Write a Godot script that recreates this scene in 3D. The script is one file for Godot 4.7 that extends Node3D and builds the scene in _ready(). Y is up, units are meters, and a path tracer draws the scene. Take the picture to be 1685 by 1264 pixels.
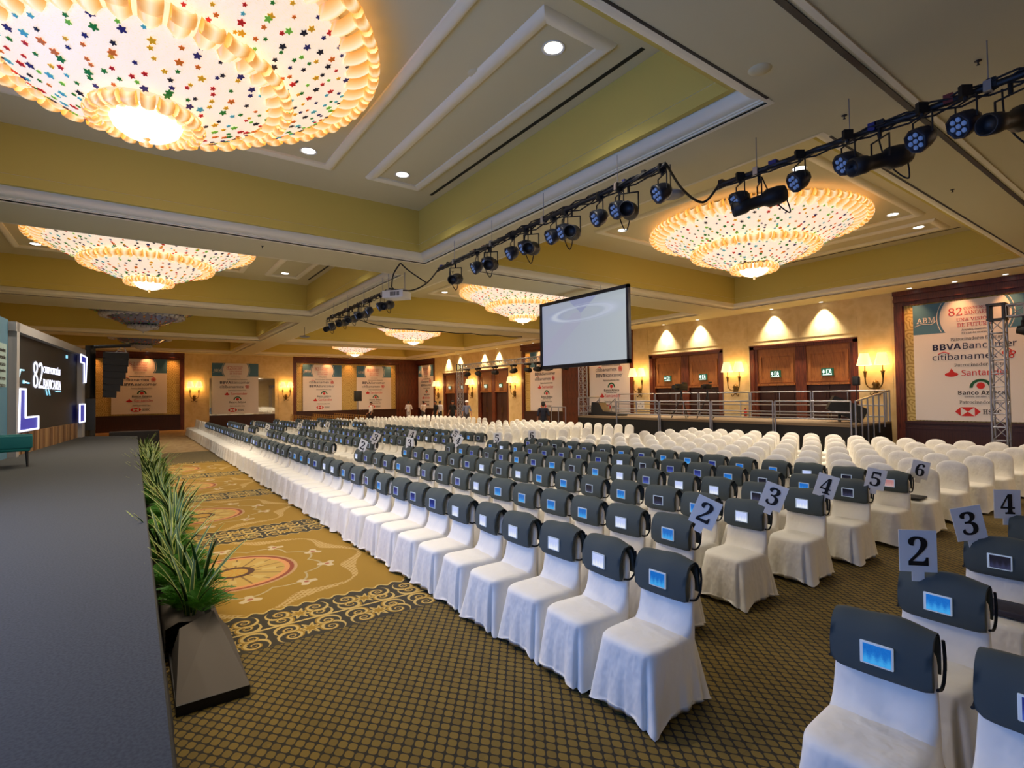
extends Node3D
# A hotel ballroom laid out for a convention. World axes: x runs from the stage to the audience, -z runs down the hall, metres.
const SOF := 5.45      # underside of the ceiling beams
const CTOP := 6.65     # ceiling inside the coffers
const XW := 21.0       # wall with the doors
const ZW := -44.06     # far end wall
var M := {}
var used := {}
var rng := RandomNumberGenerator.new()
var glyphs := {}

func _ready():
	set_camera_and_sky()
	materials()
	room_lights()
	room_shell()
	doors_and_panels()
	far_wall()
	stage_set()
	seating()
	ceiling_things()
	light_bar()
	right_side_things()
	people()

func set_camera_and_sky():
	var cam := Camera3D.new()
	cam.name = "camera"
	cam.fov = rad_to_deg(2.0 * atan(632.0 / 865.747))
	cam.near = 0.05
	cam.far = 200.0
	cam.position = Vector3(0, 2.1, 0)
	cam.rotation_degrees = Vector3(1.3028, -35.7455, -0.738)
	add_child(cam)
	cam.current = true
	var e := Environment.new()
	e.background_mode = Environment.BG_COLOR
	e.background_color = Color(0, 0, 0)
	e.tonemap_mode = Environment.TONE_MAPPER_LINEAR
	e.tonemap_exposure = 1.0
	e.sdfgi_enabled = true
	e.ssao_enabled = true
	e.ssil_enabled = true
	var w := WorldEnvironment.new()
	w.name = "world_environment"
	w.environment = e
	add_child(w)

# ---------------------------------------------------------------- helpers
func st() -> SurfaceTool:
	var s := SurfaceTool.new()
	s.begin(Mesh.PRIMITIVE_TRIANGLES)
	return s

func numbered(n: String) -> String:
	var k = used.get(n, 0)
	used[n] = k + 1
	return n if k == 0 else "%s_%03d" % [n, k]

func done(s: SurfaceTool) -> ArrayMesh:
	s.generate_normals()
	return s.commit()

func put(called: String, mesh: Mesh, mat: Material, parent: Node = self, at := Vector3.ZERO, b := Basis()) -> MeshInstance3D:
	var o := MeshInstance3D.new()
	o.name = numbered(called) if parent == self else called
	o.mesh = mesh
	o.material_override = mat
	o.transform = Transform3D(b, at)
	parent.add_child(o, true)
	return o

func obj(called: String, s: SurfaceTool, mat: Material, parent: Node = self, at := Vector3.ZERO, b := Basis()) -> MeshInstance3D:
	return put(called, done(s), mat, parent, at, b)

func tag(o: Node, label: String, category: String, group := ""):
	o.set_meta("label", label)
	o.set_meta("category", category)
	if group:
		o.set_meta("group", group)
	return o

func thing(called: String, label: String, category: String, at := Vector3.ZERO, turn := 0.0, group := "") -> Node3D:
	var o := Node3D.new()
	o.name = numbered(called)
	add_child(o, true)
	o.position = at
	o.rotation.y = turn
	tag(o, label, category, group)
	return o

func copy(src: Node3D, label: String, at: Vector3, turn: float, group := "") -> Node3D:
	var o: Node3D = src.duplicate()
	var base: String = String(src.name)
	var cut := base.rfind("_")
	if cut > 0 and base.substr(cut + 1).is_valid_int():
		base = base.substr(0, cut)
	o.name = numbered(base)
	add_child(o, true)
	o.position = at
	o.rotation = Vector3(0, turn, 0)
	o.set_meta("label", label)
	if group:
		o.set_meta("group", group)
	return o

func structure(o: Node) -> Node:
	o.set_meta("kind", "structure")
	return o

func stuff(o: Node) -> Node:
	o.set_meta("kind", "stuff")
	return o

func quad(s: SurfaceTool, a: Vector3, b: Vector3, c: Vector3, d: Vector3, ua := Vector2(0, 1), ub := Vector2(0, 0), uc := Vector2(1, 0), ud := Vector2(1, 1)):
	# a..d clockwise seen from the front
	for p in [[a, ua], [b, ub], [c, uc], [a, ua], [c, uc], [d, ud]]:
		s.set_uv(p[1])
		s.add_vertex(p[0])

func box(s: SurfaceTool, c: Vector3, size: Vector3, b := Basis()):
	s.set_smooth_group(-1)
	var h := size * 0.5
	for k in 3:
		for sg in [-1.0, 1.0]:
			var n := Vector3.ZERO
			n[k] = sg
			var u := Vector3.ZERO
			var v := Vector3.ZERO
			u[(k + 1) % 3] = h[(k + 1) % 3]
			v[(k + 2) % 3] = h[(k + 2) % 3] * sg
			var o := n * h[k]
			quad(s, c + b * (o - u - v), c + b * (o - u + v), c + b * (o + u + v), c + b * (o + u - v))

func span(s: SurfaceTool, x0: float, x1: float, y0: float, y1: float, z0: float, z1: float):
	box(s, Vector3((x0 + x1) / 2, (y0 + y1) / 2, (z0 + z1) / 2), Vector3(absf(x1 - x0), absf(y1 - y0), absf(z1 - z0)))

func grid(s: SurfaceTool, nu: int, nv: int, f: Callable, flip := false, uvs := Vector2.ONE):
	var p := PackedVector3Array()
	for j in nv + 1:
		for i in nu + 1:
			p.append(f.call(float(i) / nu, float(j) / nv))
	for j in nv:
		for i in nu:
			var a := j * (nu + 1) + i
			var q := [a, a + nu + 1, a + nu + 2, a, a + nu + 2, a + 1]
			if flip:
				q = [a, a + nu + 2, a + nu + 1, a, a + 1, a + nu + 2]
			for k in q:
				s.set_uv(Vector2(float(k % (nu + 1)) / nu, float(k / (nu + 1)) / nv) * uvs)
				s.add_vertex(p[k])

func axes(d: Vector3) -> Basis:
	d = d.normalized()
	var up := Vector3.UP if absf(d.y) < 0.95 else Vector3.RIGHT
	var x := up.cross(d).normalized()
	return Basis(x, d, x.cross(d))

func tube(s: SurfaceTool, a: Vector3, b: Vector3, r: float, n := 8, r2 := -1.0):
	if r2 < 0:
		r2 = r
	var m := axes(b - a)
	s.set_smooth_group(0)
	for i in n:
		var t0 := TAU * i / n
		var t1 := TAU * (i + 1) / n
		var e0 := m.x * cos(t0) + m.z * sin(t0)
		var e1 := m.x * cos(t1) + m.z * sin(t1)
		s.set_smooth_group(0)
		quad(s, a + e0 * r, a + e1 * r, b + e1 * r2, b + e0 * r2)
		s.set_smooth_group(-1)
		for q in [[a, e1, e0, r], [b, e0, e1, r2]]:
			s.set_uv(Vector2.ZERO)
			s.add_vertex(q[0])
			s.add_vertex(q[0] + q[1] * q[3])
			s.add_vertex(q[0] + q[2] * q[3])

func rope(s: SurfaceTool, pts: Array, r: float, n := 5):
	for i in pts.size() - 1:
		tube(s, pts[i], pts[i + 1], r, n)

func smooth_path(pts: Array, k := 6) -> Array:
	var c := Curve3D.new()
	for i in pts.size():
		var t: Vector3 = (pts[min(i + 1, pts.size() - 1)] - pts[max(i - 1, 0)]) / 6.0
		c.add_point(pts[i], -t, t)
	var out := []
	for i in (pts.size() - 1) * k + 1:
		out.append(c.samplef(float(i) / k))
	return out

func lathe(s: SurfaceTool, prof: Array, n := 24, c := Vector3.ZERO, b := Basis(), uvs := Vector2.ONE):
	s.set_smooth_group(0)
	var m := prof.size() - 1
	grid(s, n, m, func(u, v):
		var p: Vector2 = prof[int(round(v * m))]
		return c + b * Vector3(p.x * cos(u * TAU), p.y, p.x * sin(u * TAU)), true, uvs)

func disc(s: SurfaceTool, c: Vector3, n: Vector3, r: float, k := 20):
	var m := axes(n)
	s.set_smooth_group(-1)
	for i in k:
		var a := TAU * i / k
		var b := TAU * (i + 1) / k
		s.set_uv(Vector2(0.5, 0.5))
		s.add_vertex(c)
		for t in [a, b]:
			s.set_uv(Vector2(0.5 + 0.5 * cos(t), 0.5 + 0.5 * sin(t)))
			s.add_vertex(c + (m.x * cos(t) + m.z * sin(t)) * r)

func poly(s: SurfaceTool, pts: PackedVector2Array, depth: float):
	# a flat plate in the xy plane, front towards +z
	var idx := Geometry2D.triangulate_polygon(pts)
	s.set_smooth_group(-1)
	for t in idx.size() / 3:
		var a := pts[idx[t * 3]]
		var b := pts[idx[t * 3 + 1]]
		var c := pts[idx[t * 3 + 2]]
		if (b - a).cross(c - a) > 0:
			var k := b
			b = c
			c = k
		s.set_uv(Vector2.ZERO)
		for p in [a, b, c]:
			s.add_vertex(Vector3(p.x, p.y, depth))
		for p in [a, c, b]:
			s.add_vertex(Vector3(p.x, p.y, 0))
	var cw := Geometry2D.is_polygon_clockwise(pts)
	for i in pts.size():
		var p := pts[i]
		var q := pts[(i + 1) % pts.size()]
		if not cw:
			var k := p
			p = q
			q = k
		quad(s, Vector3(p.x, p.y, 0), Vector3(p.x, p.y, depth), Vector3(q.x, q.y, depth), Vector3(q.x, q.y, 0))

func ring_poly(rx: float, ry: float, n := 24, c := Vector2.ZERO) -> PackedVector2Array:
	var p := PackedVector2Array()
	for i in n:
		p.append(c + Vector2(rx * cos(TAU * i / n), ry * sin(TAU * i / n)))
	return p

func letters(called: String, parent: Node, words: String, face: String, weight: int, italic: bool, centre: Vector3, w: float, h: float, mat: Material, b := Basis(), depth := 0.004):
	# lettering fitted into w x h around centre, reading along +x of b
	var key := words + face + str(weight) + str(italic)
	if not glyphs.has(key):
		var f := SystemFont.new()
		f.font_names = PackedStringArray([face])
		f.font_weight = weight
		f.font_italic = italic
		var t := TextMesh.new()
		t.font = f
		t.font_size = 48
		t.pixel_size = 0.01
		t.depth = 0.02
		t.curve_step = 2.0
		t.text = words
		glyphs[key] = [t, t.get_aabb()]
	var box3: AABB = glyphs[key][1]
	var sc := Vector3(w / maxf(box3.size.x, 0.001), h / maxf(box3.size.y, 0.001), depth / 0.02)
	var o := MeshInstance3D.new()
	o.name = called
	o.mesh = glyphs[key][0]
	o.material_override = mat
	o.transform = Transform3D(b * Basis.from_scale(sc), centre - b * (box3.get_center() * sc) + b * Vector3(0, 0, depth * 0.5))
	parent.add_child(o, true)
	return o

func c8(r: int, g: int, b: int) -> Color:
	return Color8(r, g, b)

func mat(c: Color, rough := 0.7, metal := 0.0) -> StandardMaterial3D:
	var m := StandardMaterial3D.new()
	m.albedo_color = c
	m.roughness = rough
	m.metallic = metal
	m.cull_mode = BaseMaterial3D.CULL_DISABLED
	return m

func glow(c: Color, k: float, base := Color(0.8, 0.8, 0.8)) -> StandardMaterial3D:
	var m := mat(base, 0.5)
	m.emission_enabled = true
	m.emission = c
	m.emission_energy_multiplier = k
	return m

func noise_tex(seed_: int, freq: float, ramp: Array, size := 512, oct := 4, kind := FastNoiseLite.TYPE_SIMPLEX_SMOOTH, normal := false, bump := 4.0) -> NoiseTexture2D:
	var n := FastNoiseLite.new()
	n.seed = seed_
	n.noise_type = kind
	n.frequency = freq
	n.fractal_octaves = oct
	var t := NoiseTexture2D.new()
	t.width = size
	t.height = size
	t.seamless = true
	t.noise = n
	if normal:
		t.as_normal_map = true
		t.bump_strength = bump
	else:
		var g := Gradient.new()
		var off := PackedFloat32Array()
		var cols := PackedColorArray()
		for i in ramp.size():
			off.append(float(i) / (ramp.size() - 1))
			cols.append(ramp[i])
		g.offsets = off
		g.colors = cols
		t.color_ramp = g
	return t

func tri(m: StandardMaterial3D, scale_: Vector3) -> StandardMaterial3D:
	m.uv1_triplanar = true
	m.uv1_world_triplanar = true
	m.uv1_scale = scale_
	return m

# ---------------------------------------------------------------- materials
func materials():
	M.plaster = mat(c8(216, 206, 164), 0.85)
	M.paint = mat(c8(206, 186, 92), 0.8)
	M.crown = mat(c8(240, 232, 202), 0.6)
	M.black = mat(c8(12, 12, 13), 0.6)
	M.dark = mat(c8(26, 27, 30), 0.5)
	M.steel = mat(c8(165, 166, 172), 0.35, 0.75)
	M.white = mat(c8(236, 234, 228), 0.6)
	M.grey = mat(c8(150, 150, 152), 0.6)
	M.stone = tri(mat(Color.WHITE, 0.65), Vector3(0.45, 0.45, 0.45))
	M.stone.albedo_texture = noise_tex(4, 0.006, [c8(214, 184, 124), c8(222, 194, 136), c8(230, 204, 148), c8(218, 188, 128)], 512, 5)
	M.wood = tri(mat(Color.WHITE, 0.38), Vector3(3.0, 0.25, 3.0))
	M.wood.albedo_texture = noise_tex(9, 0.012, [c8(52, 20, 10), c8(86, 36, 18), c8(112, 52, 26), c8(64, 26, 13)], 512, 4)
	M.door = tri(mat(Color.WHITE, 0.4), Vector3(3.0, 0.22, 3.0))
	M.door.albedo_texture = noise_tex(11, 0.014, [c8(96, 50, 20), c8(142, 82, 34), c8(160, 98, 46), c8(110, 60, 24)], 512, 4)
	M.leaf = tri(mat(Color.WHITE, 0.45), Vector3(3.0, 0.22, 3.0))
	M.leaf.albedo_texture = noise_tex(12, 0.014, [c8(44, 20, 14), c8(66, 30, 20), c8(54, 24, 17)], 256, 4)
	M.damask = tri(mat(Color.WHITE, 0.6), Vector3(0.9, 0.9, 0.9))
	M.damask.albedo_texture = damask()
	M.cloth = mat(c8(238, 234, 224), 0.85)
	M.cloth.normal_enabled = true
	M.cloth.normal_texture = noise_tex(21, 0.010, [], 512, 3, FastNoiseLite.TYPE_SIMPLEX_SMOOTH, true, 9.0)
	M.cloth.normal_scale = 0.55
	M.cloth.uv1_triplanar = true
	M.cloth.uv1_scale = Vector3(1.6, 0.8, 1.6)
	M.bag = mat(c8(68, 77, 77), 0.9)
	M.bag.rim_enabled = true
	M.bag.rim = 0.12
	M.strap = mat(c8(16, 18, 20), 0.8)
	M.carpet = mat(Color.WHITE, 0.95)
	M.carpet.albedo_texture = grid_carpet()
	M.gold = mat(Color.WHITE, 0.95)
	M.gold.albedo_texture = gold_carpet()
	M.plain = tri(mat(Color.WHITE, 0.95), Vector3(0.8, 0.8, 0.8))
	M.plain.albedo_texture = noise_tex(31, 0.05, [c8(92, 78, 48), c8(112, 96, 60)], 256)
	M.tan = tri(mat(Color.WHITE, 0.95), Vector3(0.35, 0.35, 0.35))
	M.tan.albedo_texture = noise_tex(33, 0.02, [c8(140, 104, 62), c8(182, 150, 104), c8(150, 116, 60)], 256)
	M.stage = tri(mat(Color.WHITE, 0.95), Vector3(1.1, 1.1, 1.1))
	M.stage.albedo_texture = noise_tex(35, 0.09, [c8(40, 42, 42), c8(54, 56, 56), c8(64, 66, 66)], 512, 5)
	M.skirt = mat(c8(30, 29, 29), 0.9)
	M.trough = mat(c8(78, 70, 60), 0.8)
	M.bowl = glow(Color(1, 0.88, 0.76), 0.86, c8(205, 194, 180))
	M.bowl.emission = Color.WHITE
	M.bowl.emission_operator = BaseMaterial3D.EMISSION_OP_MULTIPLY
	M.bowl.emission_texture = noise_tex(41, 0.09, [c8(236, 176, 126), c8(255, 228, 200), c8(255, 234, 210), c8(255, 255, 250)], 512, 3)
	M.bowl.uv1_scale = Vector3(5, 2, 1)
	M.petal = glow(c8(255, 196, 112), 0.62, c8(238, 190, 120))
	M.petal.roughness = 0.2
	M.petal.emission = Color.WHITE
	M.petal.emission_operator = BaseMaterial3D.EMISSION_OP_MULTIPLY
	M.petal.emission_energy_multiplier = 0.95
	M.petal.emission_texture = petal_glow_tint()
	M.cup = glow(c8(255, 240, 214), 1.7, c8(255, 240, 220))
	M.bowl_off = mat(c8(130, 142, 190), 0.15)  # blue stage light is put into the unlit glass colour, petals too
	M.bowl_off.metallic = 0.35
	M.petal_off = mat(c8(190, 196, 210), 0.12)
	M.down = glow(c8(255, 252, 240), 6.0)
	M.shade = glow(c8(255, 226, 164), 0.95, c8(245, 225, 180))
	M.brass = mat(c8(116, 88, 40), 0.4, 0.6)
	M.teal = mat(c8(70, 118, 146), 0.6)
	M.print = mat(c8(232, 224, 218), 0.75)
	M.navy = mat(c8(24, 28, 68), 0.7)
	M.ink = mat(c8(62, 58, 56), 0.7)
	M.red = mat(c8(206, 36, 32), 0.7)
	M.rose = mat(c8(190, 62, 70), 0.7)
	M.green = mat(c8(20, 88, 52), 0.7)
	M.screen_black = mat(c8(16, 15, 18), 0.35)
	M.led = glow(c8(226, 232, 255), 1.5)
	M.led_cyan = glow(c8(130, 222, 255), 1.1)
	M.led_blue = glow(c8(56, 62, 190), 0.55, c8(40, 44, 120))
	M.lens = glow(c8(120, 165, 240), 0.14, c8(120, 140, 180))
	M.leafy = mat(c8(66, 124, 34), 0.55)
	M.leafy.backlight_enabled = true
	M.leafy.backlight = c8(30, 50, 10)
	M.leafy2 = mat(c8(32, 72, 22), 0.5)
	M.cream_edge = mat(c8(176, 184, 96), 0.55)
	M.exit = glow(c8(20, 110, 80), 0.25, c8(10, 70, 52))
	M.exit_white = glow(c8(225, 255, 245), 1.1)
	M.skin = mat(c8(168, 116, 88), 0.6)
	M.hair = mat(c8(28, 22, 18), 0.7)
	M.gilt = mat(c8(176, 132, 60), 0.4, 0.5)

func petal_glow_tint() -> ImageTexture:
	# pressed amber glass: bulb glow painted pale down each petal, shading painted deep amber in its thick edges
	var im := Image.create(64, 64, false, Image.FORMAT_RGB8)
	for y in 64:
		for x in 64:
			var u := absf(x / 31.5 - 1.0)
			var v := y / 63.0
			var k := clampf(pow(u, 1.3) * 1.0 + 0.55 * smoothstep(0.45, 0.95, v) * (0.4 + 0.6 * u), 0.0, 1.0)
			im.set_pixel(x, y, c8(255, 236, 204).lerp(c8(214, 136, 44), k))
	return ImageTexture.create_from_image(im)

func damask() -> ImageTexture:
	var n := 256
	var im := Image.create(n, n, false, Image.FORMAT_RGB8)
	for y in n:
		for x in n:
			var u := fposmod(x / 128.0, 1.0) - 0.5
			var v := fposmod(y / 128.0 + (0.5 if x >= 128 else 0.0), 1.0) - 0.5
			var r := Vector2(u * 1.3, v).length()
			var a := atan2(v, absf(u))
			var k := sin(r * 26.0 + 3.0 * sin(a * 3.0)) * 0.5 + 0.5
			k = smoothstep(0.55, 0.7, k)
			im.set_pixel(x, y, c8(214, 190, 116).lerp(c8(176, 146, 74), k))
	return ImageTexture.create_from_image(im)

func grid_carpet() -> ImageTexture:
	# rounded ochre cells set on the diagonal in a dark mesh
	var n := 256
	var im := Image.create(n, n, false, Image.FORMAT_RGB8)
	for y in n:
		for x in n:
			var best := 9.0
			var which := 0
			for k in 2:
				var u := fposmod(x / 64.0 + k * 0.5, 1.0) - 0.5
				var v := fposmod(y / 64.0 + k * 0.5, 1.0) - 0.5
				var d := pow(pow(absf(u + v), 3.2) + pow(absf(u - v), 3.2), 1.0 / 3.2)
				if d < best:
					best = d
					which = int(x / 64.0 + k * 0.5) * 7 + int(y / 64.0 + k * 0.5) * 13 + k * 3
			var t := smoothstep(0.40, 0.46, best)
			var h := 0.92 + 0.12 * fposmod(sin(which * 12.9) * 43.7, 1.0)
			var c := c8(112, 92, 35) * h
			im.set_pixel(x, y, c.lerp(c8(34, 30, 18), t))
	return ImageTexture.create_from_image(im)

func gold_carpet() -> ImageTexture:
	# one medallion square, 3.9 m a side, with a scroll border across its ends
	var n := 1024
	var im := Image.create(n, n, false, Image.FORMAT_RGB8)
	var gold := c8(142, 108, 24)
	var cream := c8(184, 156, 88)
	var dark := c8(52, 46, 30)
	var red := c8(128, 62, 36)
	for y in n:
		for x in n:
			var p := Vector2((x + 0.5) / n - 0.5, (y + 0.5) / n - 0.5) * 3.9
			var c := gold
			var av := absf(p.y)
			if av > 1.47:
				c = dark
				var e := 1.52 + 0.03 * sin(p.x * TAU / 0.16)
				var q := Vector2(fposmod(p.x, 0.65) - 0.325, av - 1.95 + (0.2 if p.y > 0 else 0.2))
				if av < e:
					c = cream if av > e - 0.03 else gold
				elif av > 1.9 and p.y > 0 and av > 1.92:
					c = cream
				else:
					var fl := q.length() * (1.0 + 0.35 * cos(8.0 * q.angle()))
					if fl < 0.085:
						c = cream if fl > 0.05 else gold
					for sx in [-1.0, 1.0]:
						for sy in [-1.0, 1.0]:
							var w := Vector2(q.x * sx - 0.17, q.y * sy - 0.075)
							var r := w.length()
							if r < 0.13 and r > 0.015:
								var sp := fposmod(w.angle() * sy / TAU + log(r) * 0.9, 1.0)
								if sp < 0.45:
									c = cream if sp < 0.3 else gold
				im.set_pixel(x, y, c)
				continue
			var r := p.length()
			var a := p.angle()
			if r < 0.15:
				c = c8(168, 136, 56) if sin(a * 8.0) > 0 else c8(170, 124, 40)
			elif r < 0.22:
				c = c8(74, 46, 26)
			elif r < 0.56:
				c = c8(170, 138, 66)
				if absf(fposmod(a * 16.0 / TAU, 1.0) - 0.5) * r < 0.03:
					c = c8(120, 92, 44)
				if sin(a * 8.0) > 0.6 and r > 0.3 and r < 0.46:
					c = c8(176, 150, 84)
			elif r < 0.62:
				c = c8(190, 130, 76)
			elif r < 0.67:
				c = red
			elif r < 0.71:
				c = c8(166, 132, 88)
			else:
				var lob := 0.86 + 0.13 * absf(sin(a * 5.0))
				if absf(r - lob) < 0.016 and r < 1.1:
					c = c8(160, 142, 100)
				for k in 10:
					var g := Vector2.from_angle(TAU * (k + 0.5) / 10.0) * 1.06
					var w := (p - g).rotated(-g.angle())
					var d := w.length()
					if d < 0.12 and d * (1.0 + 0.5 * cos(3.0 * w.angle())) < 0.085:
						c = c8(182, 162, 124) if d > 0.03 else c8(150, 84, 56)
				var gar := absf(fposmod(a * 8.0 / TAU, 1.0) - 0.5)
				var band := 1.42 + 0.1 * cos(a * 8.0)
				if absf(r - band) < 0.1 * (1.0 - 1.7 * gar) and sin(p.x * 90.0) * sin(p.y * 90.0) > -0.35:
					c = c8(176, 146, 88)
			im.set_pixel(x, y, c)
	return ImageTexture.create_from_image(im)

# ---------------------------------------------------------------- lights that belong to no small fitting
func area(called: String, at: Vector3, to: Vector3, size: Vector2, c: Color, e: float):
	var l := AreaLight3D.new()
	l.name = called
	l.area_size = size
	l.light_color = c
	l.light_energy = e
	l.area_range = 60.0
	l.shadow_enabled = true
	add_child(l, true)
	l.look_at_from_position(at, to, Vector3.UP if absf((to - at).normalized().y) < 0.9 else Vector3.RIGHT)
	return l

func spot(at: Vector3, to: Vector3, angle: float, c: Color, e: float, size := 0.04, soft := 1.0):
	var l := SpotLight3D.new()
	l.name = "spot_light"
	l.light_color = c
	l.light_energy = e
	l.spot_angle = angle
	l.spot_angle_attenuation = soft
	l.spot_range = 40.0
	l.spot_attenuation = 2.0
	l.light_size = size
	l.shadow_enabled = true
	add_child(l, true)
	l.look_at_from_position(at, to, Vector3.UP if absf((to - at).normalized().y) < 0.9 else Vector3.RIGHT)
	return l

func omni(at: Vector3, c: Color, e: float, size := 0.05):
	var l := OmniLight3D.new()
	l.name = "bulb_light"
	l.light_color = c
	l.light_energy = e
	l.omni_range = 40.0
	l.omni_attenuation = 2.0
	l.light_size = size
	l.shadow_enabled = true
	add_child(l, true)
	l.position = at
	return l

func room_lights():
	# the glowing picture of the stage's main screen lights the front of the audience
	area("stage_screen_light", Vector3(-3.0, 2.6, -4.6), Vector3(5.0, 2.2, -4.6), Vector2(9.6, 2.4), c8(108, 164, 255), 30.0)

# ---------------------------------------------------------------- room shell
const COLS := [[-5.65, 5.95], [7.26, 19.6]]
const ROWS := [[-11.95, -3.13], [-22.2, -13.4], [-33.0, -24.2], [-43.0, -34.4], [-0.5, 7.6]]

func room_shell():
	# carpet: the woven cell field, with the medallion runner let into it along the stage
	var s := st()
	var y := 0.0
	s.set_smooth_group(-1)
	for r in [[2.95, 21.3, 9.0, -25.0], [-7.5, 2.95, 9.0, -4.87]]:
		var k := Vector2(1.0 / 0.332, 1.0 / 0.44)
		quad(s, Vector3(r[0], y, r[2]), Vector3(r[0], y, r[3]), Vector3(r[1], y, r[3]), Vector3(r[1], y, r[2]), Vector2(r[0], r[2]) * k, Vector2(r[0], r[3]) * k, Vector2(r[1], r[3]) * k, Vector2(r[1], r[2]) * k)
	var f := structure(obj("floor", s, M.carpet))
	s = st()
	s.set_smooth_group(-1)
	var z1 := -20.8
	quad(s, Vector3(-0.95, y, -4.87), Vector3(-0.95, y, z1), Vector3(2.95, y, z1), Vector3(2.95, y, -4.87), Vector2(0, (-4.87 + 9.15) / 3.9), Vector2(0, (z1 + 9.15) / 3.9), Vector2(1, (z1 + 9.15) / 3.9), Vector2(1, (-4.87 + 9.15) / 3.9))
	obj("carpet_runner", s, M.gold, f)
	s = st()
	span(s, -7.5, 2.95, -0.05, 0.0, -25.0, z1)
	obj("plain_carpet", s, M.plain, f)
	s = st()
	span(s, -7.5, 21.3, -0.05, 0.0, -36.5, -25.0)
	span(s, -7.5, 21.3, -0.05, 0.0, ZW - 0.3, -36.5)
	obj("tan_carpet", s, M.tan, f)
	s = st()
	span(s, -7.5, 21.5, -0.3, -0.051, ZW - 0.5, 9.3)
	obj("screed", s, M.plain, f)
	s = st()
	span(s, -7.5, -0.95, -0.05, 0.0, z1, -4.87)
	obj("floor_under_stage", s, M.plain, f)

	# beams of the ceiling, then one coffer after another
	s = st()
	var t := SOF + 0.15
	for c in [[-7.4, -5.65], [5.95, 7.26], [19.6, 21.4]]:
		span(s, c[0], c[1], SOF, t, ZW - 0.3, 9.3)
	for c in COLS:
		var zs := [9.3, 7.6, -0.5, -3.13, -11.95, -13.4, -22.2, -24.2, -33.0, -34.4, -43.0, ZW - 0.3]
		for i in range(0, zs.size(), 2):
			span(s, c[0], c[1], SOF, t, zs[i + 1], zs[i])
	var ceil := structure(obj("ceiling", s, M.plaster))
	# the folding-wall track across the near beam
	s = st()
	span(s, -7.4, 21.0, SOF - 0.012, SOF, -2.25, -2.19)
	obj("partition_track", s, M.dark, ceil)
	s = st()
	span(s, -7.4, 21.0, SOF - 0.02, SOF, -2.15, -2.09)
	obj("track_lip", s, M.crown, ceil)
	s = st()
	for c in [[-5.6, 5.85], [7.4, 19.4]]:
		span(s, c[0], c[1], SOF - 0.006, SOF + 0.004, -3.09, -3.06)
	obj("shadow_gap", s, M.black, ceil)
	var n := 0
	for r in ROWS:
		for c in COLS:
			n += 1
			coffer(n, c[0], c[1], r[0], r[1])
	# walls out of sight close the room
	s = st()
	span(s, -7.4, -7.1, 0, CTOP + 0.4, ZW - 0.3, 9.3)
	structure(obj("wall_left", s, M.stone))
	s = st()
	span(s, -7.4, 21.4, 0, CTOP + 0.4, 9.0, 9.3)
	structure(obj("wall_back", s, M.stone))

func rect_ring(x0: float, x1: float, z0: float, z1: float, prof: Array, s: SurfaceTool):
	# prof: [inset, height] from the lower outer edge upwards; mitred corners
	for k in 4:
		for i in prof.size() - 1:
			var p = prof[i]
			var q = prof[i + 1]
			s.set_smooth_group(k + 1 if p.size() < 3 else -1)
			var a := corner(k, x0, x1, z0, z1, p)
			var b := corner((k + 1) % 4, x0, x1, z0, z1, p)
			var c := corner((k + 1) % 4, x0, x1, z0, z1, q)
			var d := corner(k, x0, x1, z0, z1, q)
			quad(s, a, b, c, d)

func corner(k: int, x0: float, x1: float, z0: float, z1: float, p: Array) -> Vector3:
	var d: float = p[0]
	match k:
		0: return Vector3(x0 + d, p[1], z0 + d)
		1: return Vector3(x0 + d, p[1], z1 - d)
		2: return Vector3(x1 - d, p[1], z1 - d)
	return Vector3(x1 - d, p[1], z0 + d)

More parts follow.
